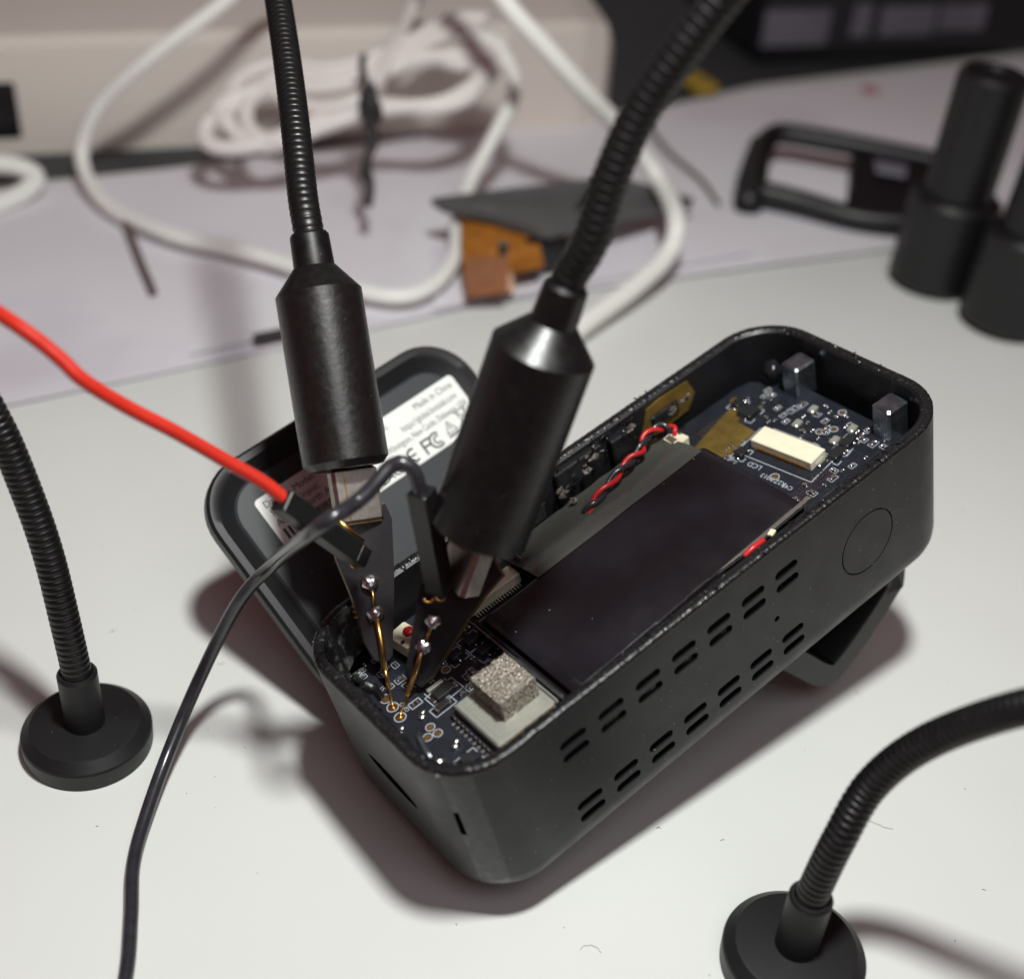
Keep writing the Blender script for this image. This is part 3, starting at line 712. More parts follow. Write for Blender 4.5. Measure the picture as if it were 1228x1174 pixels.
# ------------------------------------------------------------------ the opened device (frame: x along it, y across, z out of the opening)
BL, BW, BH, BR = 90.1, 37.3, 27.0, 9.0
td = thing('opened_device', 'opened black rounded plastic device with exposed circuit board and battery, slotted side', 'electronic device', (-4.28, 101.85, 29.24), ((0.72238, -0.63922, -0.26376), (0.64155, 0.76186, -0.08931), (0.25804, -0.10471, 0.96044)), (30, 18, -27))
def rr_in(i, z, n=14, jag=0.0, seed=0.0):
    out = []
    for x, y in rrect(i, BL - i, i, BW - i, max(0.8, BR - i), n):
        out.append((x, y, z))
    return out
WT = 1.75
rings = []
for a_ in (0, 15, 30, 45, 60, 75, 90):
    a = math.radians(a_); rings.append(rr_in(5.0 * (1 - math.sin(a)), -BH + 5.0 * (1 - math.cos(a))))
rings += [rr_in(0, -15), rr_in(0, -1.2), rr_in(0.05, -0.35), rr_in(0.45, 0.0), rr_in(WT - 0.4, 0.0), rr_in(WT, -0.3), rr_in(WT, -10), rr_in(WT, -21), rr_in(WT + 3, -23.5)]
mb = MB().loft(rings)
shell = mb.obj('shell', [m_shell, m_shell_in], td, smooth=True, angle=32)
# recesses that are cut through the side wall
def stadium(cx, cz, L_, H_, y0, y1, n=6):
    r = H_ / 2; pts = []
    for s_, a0 in ((1, -90), (-1, 90)):
        for k in range(n + 1):
            a_ = math.radians(a0 + 180 * k / n); pts.append((cx + s_ * (L_ / 2 - r) + r * math.cos(a_), cz + r * math.sin(a_)))
    return [[(x, y0, z) for x, z in pts], [(x, y1, z) for x, z in pts]]
cut = MB()
SX0, SP = 17.53, 6.207
for i in range(7):
    for zc in (-6.71, -19.09):
        for dz in (1.2, -1.2):
            cut.loft(stadium(SX0 + SP * i, zc + dz, 4.2, 1.5, -0.6, 2.4))
cut.lathe([(-1.2, 0.48), (0.6, 0.48)], (52.2, 0.6, -12.9), (0, 1, 0), 14)
# round button outline on the side
ro = []; n_ = 64
for k in range(n_ + 1):
    a_ = 2 * PI * k / n_; c_, s__ = math.cos(a_), math.sin(a_)
    ro.append([(70.3 + r * c_, y, -12.2 + r * s__) for r, y in ((5.0, -0.4), (5.22, -0.4), (5.22, 0.45), (5.0, 0.45))])
cut.loft(ro[:-1] + [ro[0]], False, False)
# oval port in the near end and a narrow slot in the near corner
pts = []
for k in range(28):
    a_ = 2 * PI * k / 28; cz_, cy_ = math.sin(a_) * 1.25, math.cos(a_) * 5.6
    pts.append((18.0 + cy_, -13.2 + cz_ + 0.10 * cy_))
cut.loft([[(-0.8, y, z) for y, z in pts], [(2.4, y, z) for y, z in pts]])
Rz = Matrix.Rotation(math.radians(28), 3, 'Z')
cut.box((1.6, 4.0, -10.2), (3.2, 0.8, 4.6), Rz)
cutter = mesh_obj('cutter', cut.v, cut.f, m_shell_in, td)
bmc = bmesh.new(); bmc.from_mesh(cutter.data); bmesh.ops.recalc_face_normals(bmc, faces=bmc.faces); bmc.to_mesh(cutter.data); bmc.free()
bmc = bmesh.new(); bmc.from_mesh(shell.data); bmesh.ops.recalc_face_normals(bmc, faces=bmc.faces); bmc.to_mesh(shell.data); bmc.free()
md = shell.modifiers.new('cut', 'BOOLEAN'); md.operation = 'DIFFERENCE'; md.solver = 'EXACT'; md.object = cutter
bpy.context.view_layer.update()
ev = shell.evaluated_get(bpy.context.evaluated_depsgraph_get())
new_me = bpy.data.meshes.new_from_object(ev)
shell.modifiers.clear(); old = shell.data; shell.data = new_me
bpy.data.objects.remove(cutter)
shell.data.materials.clear(); shell.data.materials.append(m_shell); shell.data.materials.append(m_shell_in)
for p in shell.data.polygons:
    c = p.center / S
    inside = WT - 0.3 < c.x < BL - WT + 0.3 and WT - 0.3 < c.y < BW - WT + 0.3 and c.z < -0.2 and c.z > -24.5
    deep = (1.3 < c.y < 1.4 and c.z > -22) or (1.3 < c.x < 1.42)
    p.material_index = 1 if (inside or deep) else 0
    p.use_smooth = True
shell.data.set_sharp_from_angle(angle=math.radians(32))

# torn rim: a rough, lumpy strip along the opening where the cover was cut away
def along(i, step=0.22):
    P = [V((x, y, 0)) for x, y in rrect(i, BL - i, i, BW - i, max(0.8, BR - i), 14)]
    return resample(P + [P[0]], step)
mid = along(0.85)
N = len(mid); rings = []
for k, p in enumerate(mid):
    d = (mid[(k + 1) % N] - mid[k - 1]).normalized(); nrm = V((d.y, -d.x, 0))
    n1 = noise.noise(p * 0.9 + V((0, 0, 3))); n2 = noise.noise(p * 2.6); n3 = noise.noise(p * 0.35 + V((9, 2, 1))); n4 = noise.noise(p * 6.0)
    near = max(0.0, 1 - (p - V((3, 22, 0))).length / 16)      # the worst torn stretch: near corner
    hi = 0.05 + 0.07 * n1 + 0.06 * n2 + 0.06 * n4 + 0.16 * max(0, n3) + near * (0.25 + 0.5 * abs(n1))
    oi = 0.84 + 0.06 * n2 + 0.05 * n4; ii = 0.75 + 0.18 * n1 + 0.14 * n2 + 0.10 * n4 + 0.2 * max(0, n3) + near * (0.5 + 0.9 * abs(n2))
    row = []
    for off, z in ((oi, -0.75), (oi + 0.02, -0.15), (oi - 0.25, max(0.03, hi * 0.7)), (0.15, max(0.06, hi + 0.08 * n4)), (-ii * 0.6, max(0.05, hi * 0.8 - 0.1 * n2)), (-ii, -0.35 + 0.15 * n2), (-ii * 0.9, -1.2)):
        row.append(p + nrm * off + V((0, 0, z)))
    rings.append(row)
mb = MB().loft(rings + [rings[0]], False, False, False)
mb.obj('torn_rim', m_rim, td, smooth=True)
# shreds and crumbs of plastic caught on the rim
mb = MB(); rr = random.Random(11)
for k in range(170):
    q = rr.choice(mid)
    if rr.random() < 0.45: q = V((rr.uniform(1.2, 6), rr.uniform(6, 34), 0)) if rr.random() < 0.35 else mid[int(rr.uniform(0.55, 0.98) * N) % N]
    p = q + V((rr.gauss(0, 0.4), rr.gauss(0, 0.4), rr.uniform(0.0, 0.35)))
    if q in mid or True:
        dir_ = V((rr.gauss(0, 1), rr.gauss(0, 1), rr.gauss(0, 0.5))).normalized()
        if p.x > 2.4 and WT + 0.6 < p.y < BW - WT - 0.6 and p.x < BL - 2.4: continue
        L_ = rr.uniform(0.2, 0.9)
        mb.tube([p, p + dir_ * L_ * 0.5 + V((0, 0, 0.1)), p + dir_ * L_], [0.10, 0.13, 0.04], 5)
mb.obj('plastic_shreds', m_rim, td, kind='stuff')
# melted, scuffed lump of shell inside the near left corner
mb = MB()
rings = []
arc = rrect(WT - 0.1, BL - WT, WT, BW - WT + 0.1, BR - WT, 14)
sel = [(x, y) for x, y in arc if x < 9.3 and y > 26.0]
sel = [(WT - 0.1, 20.0), (WT - 0.1, 23.0)] + sorted(sel, key=lambda q: math.atan2(q[1] - 28.3, -(q[0] - 9.0))) + [(12.0, BW - WT + 0.1)]
for x, y in [tuple(v)[:2] for v in resample([V((x, y, 0)) for x, y in sel], 0.4)]:
    c = V((x, y, 0)); inw = (V((9.5, 26.5, 0)) - c).normalized(); row = []
    for j in range(12):
        t_ = j / 11; d = 0.2 + 1.2 * t_ ** 1.3 + 0.9 * noise.noise(V((x * .3, y * .3, t_ * 2))) * t_ + 0.12 * noise.noise(V((x * 1.0, y * 1.0, t_ * 4)))
        row.append(c + inw * max(0.05, d) + V((0, 0, 0.1 - 7.2 * t_)))
    rings.append(row)
mb.loft(rings, False, False, False)
mb.obj('melted_corner', m_scuff, td, smooth=True)
# two shiny fragments by the near wall
mb = MB().tube(spline([(3.15, 26.61, -2.20), (3.57, 24.73, -2.40), (4.16, 23.41, -3.20), (4.48, 23.20, -5.00)], 5), [0.5] * 5 + [0.9] * 5 + [0.6] * 5 + [0.4], 8)
mb.obj('bent_fragment', m_rim, td, smooth=True)
MB().tube([(4.07, 13.73, -3.60), (3.65, 12.59, -3.20), (2.78, 9.48, -2.20), (2.59, 7.98, -1.80)], [0.42, 0.55, 0.5, 0.3], 9).obj('metal_stub', m_magnet, td, smooth=True)
MB().blob(V((2.45, 4.35, -0.60)), 0.8, (1.5, 0.9, 0.6), 0.9).blob(V((2.29, 6.00, -1.00)), 0.9, (1.4, 0.8, 0.7), 0.9).obj('bright_fragment', m_solder, td, smooth=True)

# kick-stand arm below the far end
path = [(84, -24.5), (83.2, -33.5), (81.8, -35.0), (76.5, -38.6), (69.5, -42.2), (65.5, -42.6), (62.5, -40.4), (59.0, -35.2), (56.5, -31.4), (53.5, -27.5), (50.0, -23.0)]
P = spline([(x, 0, z) for x, z in path], 6); mb = MB(); rings = []
for i, p in enumerate(P):
    tt = (P[min(i + 1, len(P) - 1)] - P[max(i - 1, 0)]).normalized(); nn = V((-tt.z, 0, tt.x)) * 1.0
    rings.append([p + V((0, 5.2, 0)), p - nn * 0.3 + V((0, 4.6, 0)), p - nn * 4.1 + V((0, 4.6, 0)), p - nn * 4.4 + V((0, 5.2, 0)), p - nn * 4.4 + V((0, 27, 0)), p + V((0, 27, 0))])
mb.loft(rings).obj('stand_arm', m_base, td, smooth=True, angle=40)

# ---- circuit board and what is soldered on it
ZB = -7.5
def flat(px): return V((px[0], px[1], ZB))
brd_out = [(2.6, 12), (6.5, 5.2), (10, 2.2), (84.5, 2.2), (86.4, 6), (86.4, 26), (82.5, 33.6), (80, 34.2), (30, 34.6), (12, 34.6), (5.5, 31.5), (2.6, 27)]
mb = MB().prism([(x, y, ZB - 1.0) for x, y in brd_out], (0, 0, 1.0))
pcb = mb.obj('circuit_board', [m_pcb, m_pcb_edge], td)
for p in pcb.data.polygons:
    if abs(p.normal.z) < 0.5: p.material_index = 1
def comp(name, c, d, m, rot=0.0, bev=0.08, parent=None):
    c = V(c); return MB().box((c.x, c.y, ZB + d[2] / 2 + 0.002), d, Matrix.Rotation(math.radians(rot), 3, 'Z'), bev).obj(name, m, parent or pcb)
silk = MB()
def srect(c, w, h, rot=0, lw=0.13, gap=False):
    c = V(c); R = Matrix.Rotation(math.radians(rot), 3, 'Z')
    q = [c + R @ V((x * w / 2, y * h / 2, 0)) for x, y in ((-1, -1), (1, -1), (1, 1), (-1, 1))]
    for i in range(4):
        a_, b_ = q[i], q[(i + 1) % 4]; a_ = V((a_.x, a_.y, ZB + 0.02)); b_ = V((b_.x, b_.y, ZB + 0.02))
        if gap:
            silk.line(a_, a_.lerp(b_, 0.3), lw, 0.03); silk.line(a_.lerp(b_, 0.7), b_, lw, 0.03)
        else: silk.line(a_, b_, lw, 0.03)
def sline(*pts, lw=0.13):
    for a_, b_ in zip(pts, pts[1:]): silk.line(flat(a_) + V((0, 0, 0.02)), flat(b_) + V((0, 0, 0.02)), lw, 0.03)
def pad(c, r, ring=True, m=m_pad, sy=1.0, rot=0):
    c = flat(c); MB().disc(c + V((0, 0, 0.004)), r, 0.035, 18, sy, rot).disc(c + V((0, 0, 0.03)), r * 0.32, 0.02, 8).obj('test_pad', m, pcb, smooth=False)
    if ring: silk.ring(c + V((0, 0, 0.012)), r + 0.16, 0.13, 0.03, 22)
# pads under the two probe tips
for c in ((5.38, 23.15, -7.50), (5.12, 21.00, -7.50)):
    pad(c, 0.62, True, m_gold)
    MB().blob(flat(c) + V((0, 0, 0.05)), 0.34, (1, 1, 0.6), 0.3).obj('solder_mound', m_gold, pcb, smooth=True)
pad((5.56, 25.02, -7.50), 0.6)
for c in ((6.91, 16.63, -7.50), (7.03, 15.12, -7.50), (5.74, 15.56, -7.50), (14.07, 22.91, -7.50), (9.03, 7.05, -7.50)): pad(c, 0.45)
for c, rot in (((7.46, 19.12, -7.50), 40), ((3.94, 19.10, -7.50), 30), ((7.69, 11.99, -7.50), 32)):
    c = flat(c); R = Matrix.Rotation(math.radians(rot), 3, 'Z')
    mb = MB().blob(c + R @ V((-0.45, 0, 0.12)), 0.55, (1.15, 0.9, 0.5), 0.3).blob(c + R @ V((0.35, 0.1, 0.08)), 0.42, (1.2, 0.8, 0.4), 0.3)
    mb.obj('solder_slot', m_solder, pcb, smooth=True)
# resistor R22 and its silk frame
c = V((11.23, 22.73, -7.20))
r_ = comp('shunt_resistor', c, (2.5, 2.9, 0.55), m_chip, 4, 0.1)
for sgn in (-1, 1):
    MB().box((c.x, c.y + sgn * 1.3, ZB + 0.3), (2.6, 0.55, 0.62), None, 0.08).obj('end_cap', m_can, r_)
text('22A', 0.95, (c.x + 0.45, c.y - 0.75, ZB + 0.57), r_, m_silk, rotz=math.radians(90))
srect(c, 3.4, 4.6, 4, gap=True)
c = V((11.53, 19.87, -7.20))
comp('diode', c, (3.0, 1.75, 0.85), m_chip, 3, 0.15)
MB().box((c.x + 1.75, c.y, ZB + 0.15), (0.6, 1.0, 0.25), None, 0.05).box((c.x - 1.75, c.y, ZB + 0.15), (0.6, 1.0, 0.25), None, 0.05).obj('chip_legs', m_solder, pcb)
srect(c, 4.6, 2.6, 3)
c = V((10.08, 18.11, -7.30))
comp('capacitor', c, (1.9, 0.95, 0.6), m_chip, 2, 0.1)
for sgn in (-1, 1): MB().box((c.x + sgn * 0.95, c.y, ZB + 0.25), (0.5, 1.0, 0.5), None, 0.06).obj('end_cap', m_cer, pcb)
srect(c, 3.4, 1.6, 2)
for px, w_, h_, rt in (((16.31, 23.71, -7.20), 1.8, 1.4, 5), ((19.49, 24.32, -7.20), 2.2, 1.5, 5), ((19.63, 21.47, -7.20), 2.2, 1.4, 5), ((7.27, 8.45, -7.20), 2.2, 1.5, 0), ((16.74, 28.62, -7.20), 1.6, 1.2, 0)):
    c = V(px); comp('transistor', c, (w_, h_, 0.8), m_chip, rt, 0.12)
    mb = MB()
    for q in ((-0.6, 1), (0.6, 1), (0, -1)): mb.box((c.x + q[0], c.y + q[1] * (h_ / 2 + 0.22), ZB + 0.12), (0.34, 0.5, 0.2), None, 0.05)
    mb.obj('chip_legs', m_solder, pcb)
    srect(c, w_ + 0.9, h_ + 1.3, rt, gap=True)
c = V((7.83, 21.33, -7.40)); srect(c, 1.7, 1.1, 0); MB().box((c.x - 0.35, c.y, ZB + 0.1), (0.35, 0.45, 0.2)).box((c.x + 0.35, c.y, ZB + 0.1), (0.35, 0.45, 0.2)).obj('bare_pads', m_solder, pcb)
# scattering of tiny parts too small to pick apart
def smd_field(x0, x1, y0, y1, n, seed, avoid=()):
    rr = random.Random(seed); caps = MB(); ends = MB(); placed = list(avoid)
    for _ in range(n * 8):
        if n <= 0: break
        x, y = rr.uniform(x0, x1), rr.uniform(y0, y1)
        if any(abs(x - a_) < w_ and abs(y - b_) < h_ for a_, b_, w_, h_ in placed): continue
        r = rr.choice([0, 90]); big = rr.random() < 0.3
        L_, W_, H_ = (0.95, 0.5, 0.42) if big else (0.6, 0.32, 0.28)
        R = Matrix.Rotation(math.radians(r), 3, 'Z')
        caps.box((x, y, ZB + H_ / 2), (L_ * 0.55, W_, H_), R)
        for s_ in (-1, 1):
            ends.box(V((x, y, ZB + H_ / 2)) + R @ V((s_ * L_ * 0.42, 0, 0)), (L_ * 0.32, W_ * 1.05, H_ * 1.05), R, 0.05)
        if rr.random() < 0.45: srect((x, y, 0), (L_ + 0.5) if r == 0 else (W_ + 0.5), (W_ + 0.45) if r == 0 else (L_ + 0.5), 0, 0.09)
        placed.append((x, y, 0.85, 0.85)); n -= 1
    caps.obj('tiny_capacitors', m_cer, pcb, kind='stuff'); ends.obj('tiny_solder_ends', m_solder, pcb, kind='stuff')
near_avoid = [(15.2, 10.5, 6.2, 6.0)]
for q, w_, h_ in (((11.33, 22.99, -7.50), 2.4, 3.0), ((11.63, 20.13, -7.50), 2.8, 2.0), ((10.14, 18.28, -7.50), 2.2, 1.4), ((5.38, 23.15, -7.50), 1.6, 1.6), ((5.12, 21.00, -7.50), 1.6, 1.6), ((6.59, 15.81, -7.50), 2.2, 2.2),
                  ((7.50, 19.17, -7.50), 1.4, 1.3), ((7.73, 12.04, -7.50), 1.4, 1.3), ((16.42, 23.97, -7.50), 2, 1.8), ((19.60, 24.59, -7.50), 2, 1.8), ((19.74, 21.73, -7.50), 2, 1.8), ((14.07, 22.91, -7.50), 1, 1), ((15.87, 21.52, -7.50), 1.6, 1.6)):
    near_avoid.append((q[0], q[1], w_, h_))
smd_field(14.5, 21.0, 15.8, 30.0, 44, 21, near_avoid)
smd_field(4.0, 15.0, 24.0, 32.5, 20, 22, near_avoid)
smd_field(10.0, 15.0, 15.8, 18.0, 6, 23, near_avoid)
# rows of via pins beside the battery
mb = MB()
for i in range(2):
    for k in range(9): mb.disc((17.6 + 0.46 * k, 21.0 + 0.5 * i, ZB + 0.003), 0.12, 0.06, 6)
mb.obj('via_row', m_solder, pcb, kind='stuff')
# antenna window
c = V((11.37, 9.22, -7.50))
for q, s_ in (((6.54, 26.46, -7.50), '51'), ((6.76, 21.01, -7.50), 'GND'), ((3.17, 18.57, -7.50), '+'), ((14.53, 25.68, -7.50), 'U3')):
    text(s_, 0.85, (q[0], q[1], ZB + 0.03), pcb, m_silk, name='printed_mark', rotz=math.radians(90 if len(s_) > 1 else 0))
# module with shield can, castellations and foam block
mod = MB().box((15.3, 10.3, ZB + 0.42), (11.2, 10.8, 0.8)).obj('radio_module', m_pcb, pcb)
MB().box((15.3, 10.5, ZB + 1.62), (9.9, 9.5, 1.6), None, 0.22).obj('shield_can', m_can, mod)
mb = MB()
for k in range(11):
    mb.box((9.72, 5.7 + 0.9 * k, ZB + 0.42), (0.14, 0.42, 0.84)); mb.box((9.35, 5.7 + 0.9 * k, ZB + 0.06), (0.6, 0.34, 0.1))
    mb.box((10.6 + 0.92 * k, 4.88, ZB + 0.42), (0.42, 0.14, 0.84)); mb.box((10.6 + 0.92 * k, 4.5, ZB + 0.06), (0.42, 0.8, 0.1))
    mb.box((20.92, 5.7 + 0.9 * k, ZB + 0.42), (0.14, 0.42, 0.84))
mb.obj('solder_castellations', m_foil, mod)
mb = MB()
for k in range(9): mb.box((10.7 + 1.05 * k, 5.35, ZB + 0.95), (0.5, 0.5, 0.3), None, 0.05)
mb.obj('module_pads', m_gold, mod)
MB().box((15.3, 5.68, ZB + 1.2), (9.7, 0.16, 1.0)).obj('can_skirt', m_gold, mod)
mb = MB().line((11.2, 6.6, ZB + 2.43), (11.2, 14.2, ZB + 2.43), 0.08, 0.02).ring((18.6, 7.0, ZB + 2.42), 0.55, 0.09, 0.02)
for k in range(12): mb.line((11.0, 6.8 + 0.6 * k, ZB + 2.43), (12.3 + 0.5 * (k % 3), 6.8 + 0.6 * k, ZB + 2.43), 0.09, 0.02)
mb.obj('etched_marks', m_etch, mod)
for q in ((16.65, 6.36, -6.20), (15.50, 6.46, -6.20), (18.05, 6.57, -6.20)):
    MB().box(V(q), (1.1, 0.7, 0.9), Matrix.Rotation(0.5, 3, 'Z'), 0.12).obj('small_crystal', m_magnet, mod)
# foam: a dense, crumbly cube
me_ = MB(); n_ = 26
fx0, fx1, fy0, fy1, fz0, fz1 = 13.3, 19.0, 8.1, 14.3, ZB + 2.43, -1.75
def fo(u, v, w):
    p = V((fx0 + (fx1 - fx0) * u, fy0 + (fy1 - fy0) * v, fz0 + (fz1 - fz0) * w))
    d = V((u - .5, v - .5, w - .5)) * 2
    k = noise.noise(p * 2.6) * 0.16 + noise.noise(p * 6.5) * 0.10
    return p + d.normalized() * k
for ax_ in range(3):
    for sd in (0, 1):
        base = len(me_.v)
        for i in range(n_ + 1):
            for j in range(n_ + 1):
                a3 = [0, 0, 0]; a3[ax_] = sd; a3[(ax_ + 1) % 3] = i / n_; a3[(ax_ + 2) % 3] = j / n_
                me_.v.append(fo(*a3))
        for i in range(n_):
            for j in range(n_):
                a_ = base + i * (n_ + 1) + j; f_ = (a_, a_ + n_ + 1, a_ + n_ + 2, a_ + 1)
                me_.f.append(f_ if sd else tuple(reversed(f_)))
me_.obj('foam_block', m_foam, td, smooth=False)

# white ribbon connector near the battery
cn = MB().box((26.6, 28.9, ZB + 1.0), (9.0, 2.6, 1.8), None, 0.15).obj('ribbon_connector', m_cream, pcb)
mb = MB()
for k in range(17): mb.box((22.7 + 0.48 * k, 27.25, ZB + 0.25), (0.2, 0.9, 0.22))
mb.obj('contact_row', m_solder, cn)
MB().box((26.0, 30.6, ZB + 1.95), (7.0, 1.6, 0.16), Matrix.Rotation(0.05, 3, 'Y')).obj('ribbon_cable', m_flex, td)
sline((21.5, 26.4, 0), (31.3, 26.4, 0)); sline((21.5, 26.4, 0), (21.5, 30.8, 0))
# white two-pin battery plug with a red spot near the paddle
bp = MB().box(V((12.83, 29.33, -5.40)), (3.2, 4.2, 2.6), Matrix.Rotation(math.radians(8), 3, 'Z'), 0.2).obj('white_plug', m_cream, td)
MB().blob(V((13.35, 29.20, -3.90)), 0.85, (1, 1, 0.5), 0.2).obj('red_wire_end', m_redw, bp, smooth=True)
MB().box(V((11.71, 28.29, -4.00)), (0.5, 0.4, 0.2)).obj('plug_slot', m_chip, bp)

# ---- battery in its black wrap
z1 = -3.0; prof = [(3.3, -7.3), (3.3, z1 - 0.5), (3.5, z1 - 0.15), (3.9, z1), (12, z1 + 0.03), (21.9, z1 - 0.02), (22.5, z1 - 0.15), (22.9, z1 - 0.6), (23.1, z1 - 1.4), (23.1, -7.3)]
rings = []
for i in range(41):
    x = 21.2 + (64.1 - 21.2) * i / 40; e = min(i, 40 - i); dz = {0: -0.45, 1: -0.0}.get(e, 0)
    sh = 1.9 * (x - 21.2) / 43.0
    rings.append([(x if e else (x + (0.15 if i == 0 else -0.15)), y + sh + (0 if abs(y - 3.3) < .1 else 0.12 * noise.noise(V((x * .2, y * .3, 0)))), z + dz * (1 if z > -5 else 0) + 0.09 * noise.noise(V((x * 0.12, y * 0.14, 5)))) for y, z in prof])
MB().loft(rings).obj('battery', m_battery, td, smooth=True, angle=40)
# loose flap of glossy tape falling away from the battery's left edge
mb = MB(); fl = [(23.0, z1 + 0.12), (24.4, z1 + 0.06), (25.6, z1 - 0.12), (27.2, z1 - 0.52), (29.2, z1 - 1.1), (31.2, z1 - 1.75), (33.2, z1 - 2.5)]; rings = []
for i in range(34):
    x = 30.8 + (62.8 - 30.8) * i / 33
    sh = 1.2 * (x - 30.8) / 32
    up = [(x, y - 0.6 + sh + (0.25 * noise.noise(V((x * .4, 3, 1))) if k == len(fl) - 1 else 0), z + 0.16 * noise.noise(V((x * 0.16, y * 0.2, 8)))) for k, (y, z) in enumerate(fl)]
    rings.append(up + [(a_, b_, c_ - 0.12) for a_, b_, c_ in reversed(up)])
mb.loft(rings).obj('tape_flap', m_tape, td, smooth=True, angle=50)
# metal lip and trench in front of the battery
MB().box((20.55, 13.6, -5.4), (0.35, 19.6, 4.0), None, 0.08).obj('shield_lip', m_battery, td)
MB().box((20.0, 13.6, -3.62), (0.22, 19.4, 0.22), None, 0.05).obj('lip_edge', m_magnet, td)
# silver foil edge along the far right side of the battery
mb = MB(); rings = []
for k in range(41):
    x = 47.0 + 18.0 * k / 40; yy = 3.5 + 1.9 * (x - 21.2) / 43.0; w_ = 0.15 + 0.55 * min(1, k / 14) + 0.12 * noise.noise(V((x * 1.3, 0, 0)))
    rings.append([(x, yy, -2.85), (x, yy - w_, -2.75 + 0.12 * noise.noise(V((x, 3, 1)))), (x, yy - w_, -3.3), (x, yy - 0.05, -3.3)])
mb.loft(rings).obj('foil_edge', m_foil, td)
MB().tube(spline([(51.0, 3.6, -2.4), (52.6, 3.4, -1.9), (54.6, 3.5, -2.1)], 6), 0.42, 10).obj('red_wire_piece', m_redw, td, smooth=True)
MB().box((56.3, 3.7, -2.2), (1.2, 0.8, 0.5), Matrix.Rotation(0.3, 3, 'Z'), 0.1).obj('cream_scrap', m_cream, td)
# clip beside the ribbon connector
MB().box((33.2, 31.4, -4.2), (1.0, 4.8, 3.4), None, 0.12).box((36.5, 33.3, -3.6), (7.0, 1.0, 3.2), None, 0.12).obj('frame_clip', m_shell_in, td)
MB().box((32.2, 28.6, -3.0), (1.3, 0.5, 0.6), None, 0.08).box((31.6, 28.1, -3.3), (0.3, 1.8, 1.2), None, 0.05).obj('clip_edge', m_magnet, td)

# ---- left inner wall: ribs, painted gold reflection, bits of cut plastic
for x0, x1, y0, y1, z0_, z1_ in ((38, 41, 33.2, 35.8, -7.4, -2.8), (44.5, 53.5, 34.6, 35.8, -7.4, -1.0), (55, 59.5, 34.2, 35.8, -7.4, -1.6), (63.5, 69.0, 34.9, 35.7, -5.2, -3.0)):
    MB().box(((x0 + x1) / 2, (y0 + y1) / 2, (z0_ + z1_) / 2), (x1 - x0, y1 - y0, z1_ - z0_), None, 0.25).obj('wall_rib', m_shell_in, td)
MB().prism([(61.5, 35.3, -5.2), (63.0, 35.3, -1.4), (66.0, 35.3, -0.9), (71.5, 35.3, -1.2), (72.6, 35.3, -4.0), (71.0, 35.3, -6.4), (64.0, 35.3, -6.8)], (0, 0.22, 0)).obj('gold_patch', m_goldpatch, td)  # gold reflection on the wall, painted as a thin sheet
mb = MB(); rr = random.Random(4)
for q in ((46.67, 37.20, -2.50), (44.14, 33.16, -3.00), (50.70, 34.26, -1.60), (49.31, 33.51, -2.00), (67.84, 32.23, -1.00), (65.92, 32.92, -2.00), (58.58, 33.91, -1.80), (44.81, 31.22, -4.00)):
    for _ in range(3):
        mb.blob(V(q) + V((rr.gauss(0, .4), rr.gauss(0, .3), rr.gauss(0, .3))), rr.uniform(0.25, 0.55), (1.4, 0.8, 0.8), 0.9, None, 5, 7)
mb.obj('cut_plastic_bits', m_cer, td, kind='stuff')
mb = MB()
for i in range(60):
    q = V((rr.uniform(36, 60), rr.uniform(33.6, 36.2), rr.uniform(-4, 0.2))); d = V((rr.gauss(0, 1), rr.gauss(0, .4), rr.gauss(0, .6))).normalized() * rr.uniform(.4, 1.4)
    mb.tube([q, q + d * 0.5 + V((0, 0, .15)), q + d], [0.12, 0.2, 0.05], 5)
mb.obj('torn_plastic', m_rim, td, kind='stuff')

# ---- twisted red and black wires to a cream connector
wp = spline([(43.86, 27.65, -3.80), (46.44, 28.04, -3.00), (50.21, 28.73, -2.40), (53.87, 29.52, -2.20), (56.88, 30.12, -2.20), (59.46, 31.66, -2.20), (62.33, 32.12, -2.60), (63.88, 31.03, -3.40), (63.88, 29.74, -4.20)], 12)
for ph, m_, nm in ((0.0, m_redw, 'red_wire'), (PI, m_blackw, 'black_wire')):
    pts = []
    for i, p in enumerate(wp):
        tt = (wp[min(i + 1, len(wp) - 1)] - wp[max(i - 1, 0)]).normalized(); u = tt.orthogonal().normalized() if False else tt.cross(V((0, 0, 1))).normalized(); w = tt.cross(u)
        s_ = i * 0.27 + ph
        pts.append(p + (u * math.cos(s_) + w * math.sin(s_)) * 0.44)
    MB().tube(pts, 0.38, 12).obj(nm, m_, td, smooth=True)
js = MB().box(V((63.29, 29.70, -5.40)), (2.6, 3.0, 3.2), Matrix.Rotation(math.radians(4), 3, 'Z'), 0.2).obj('wire_connector', m_cream, pcb)
MB().box(V((62.58, 29.93, -3.90)), (1.0, 1.8, 0.4), None, 0.1).obj('connector_slot', m_cer, js)
MB().blob(V((61.51, 31.27, -5.50)), 1.0, (1.2, 0.9, 0.7), 0.5).obj('solder_lump', m_solder, pcb, smooth=True)

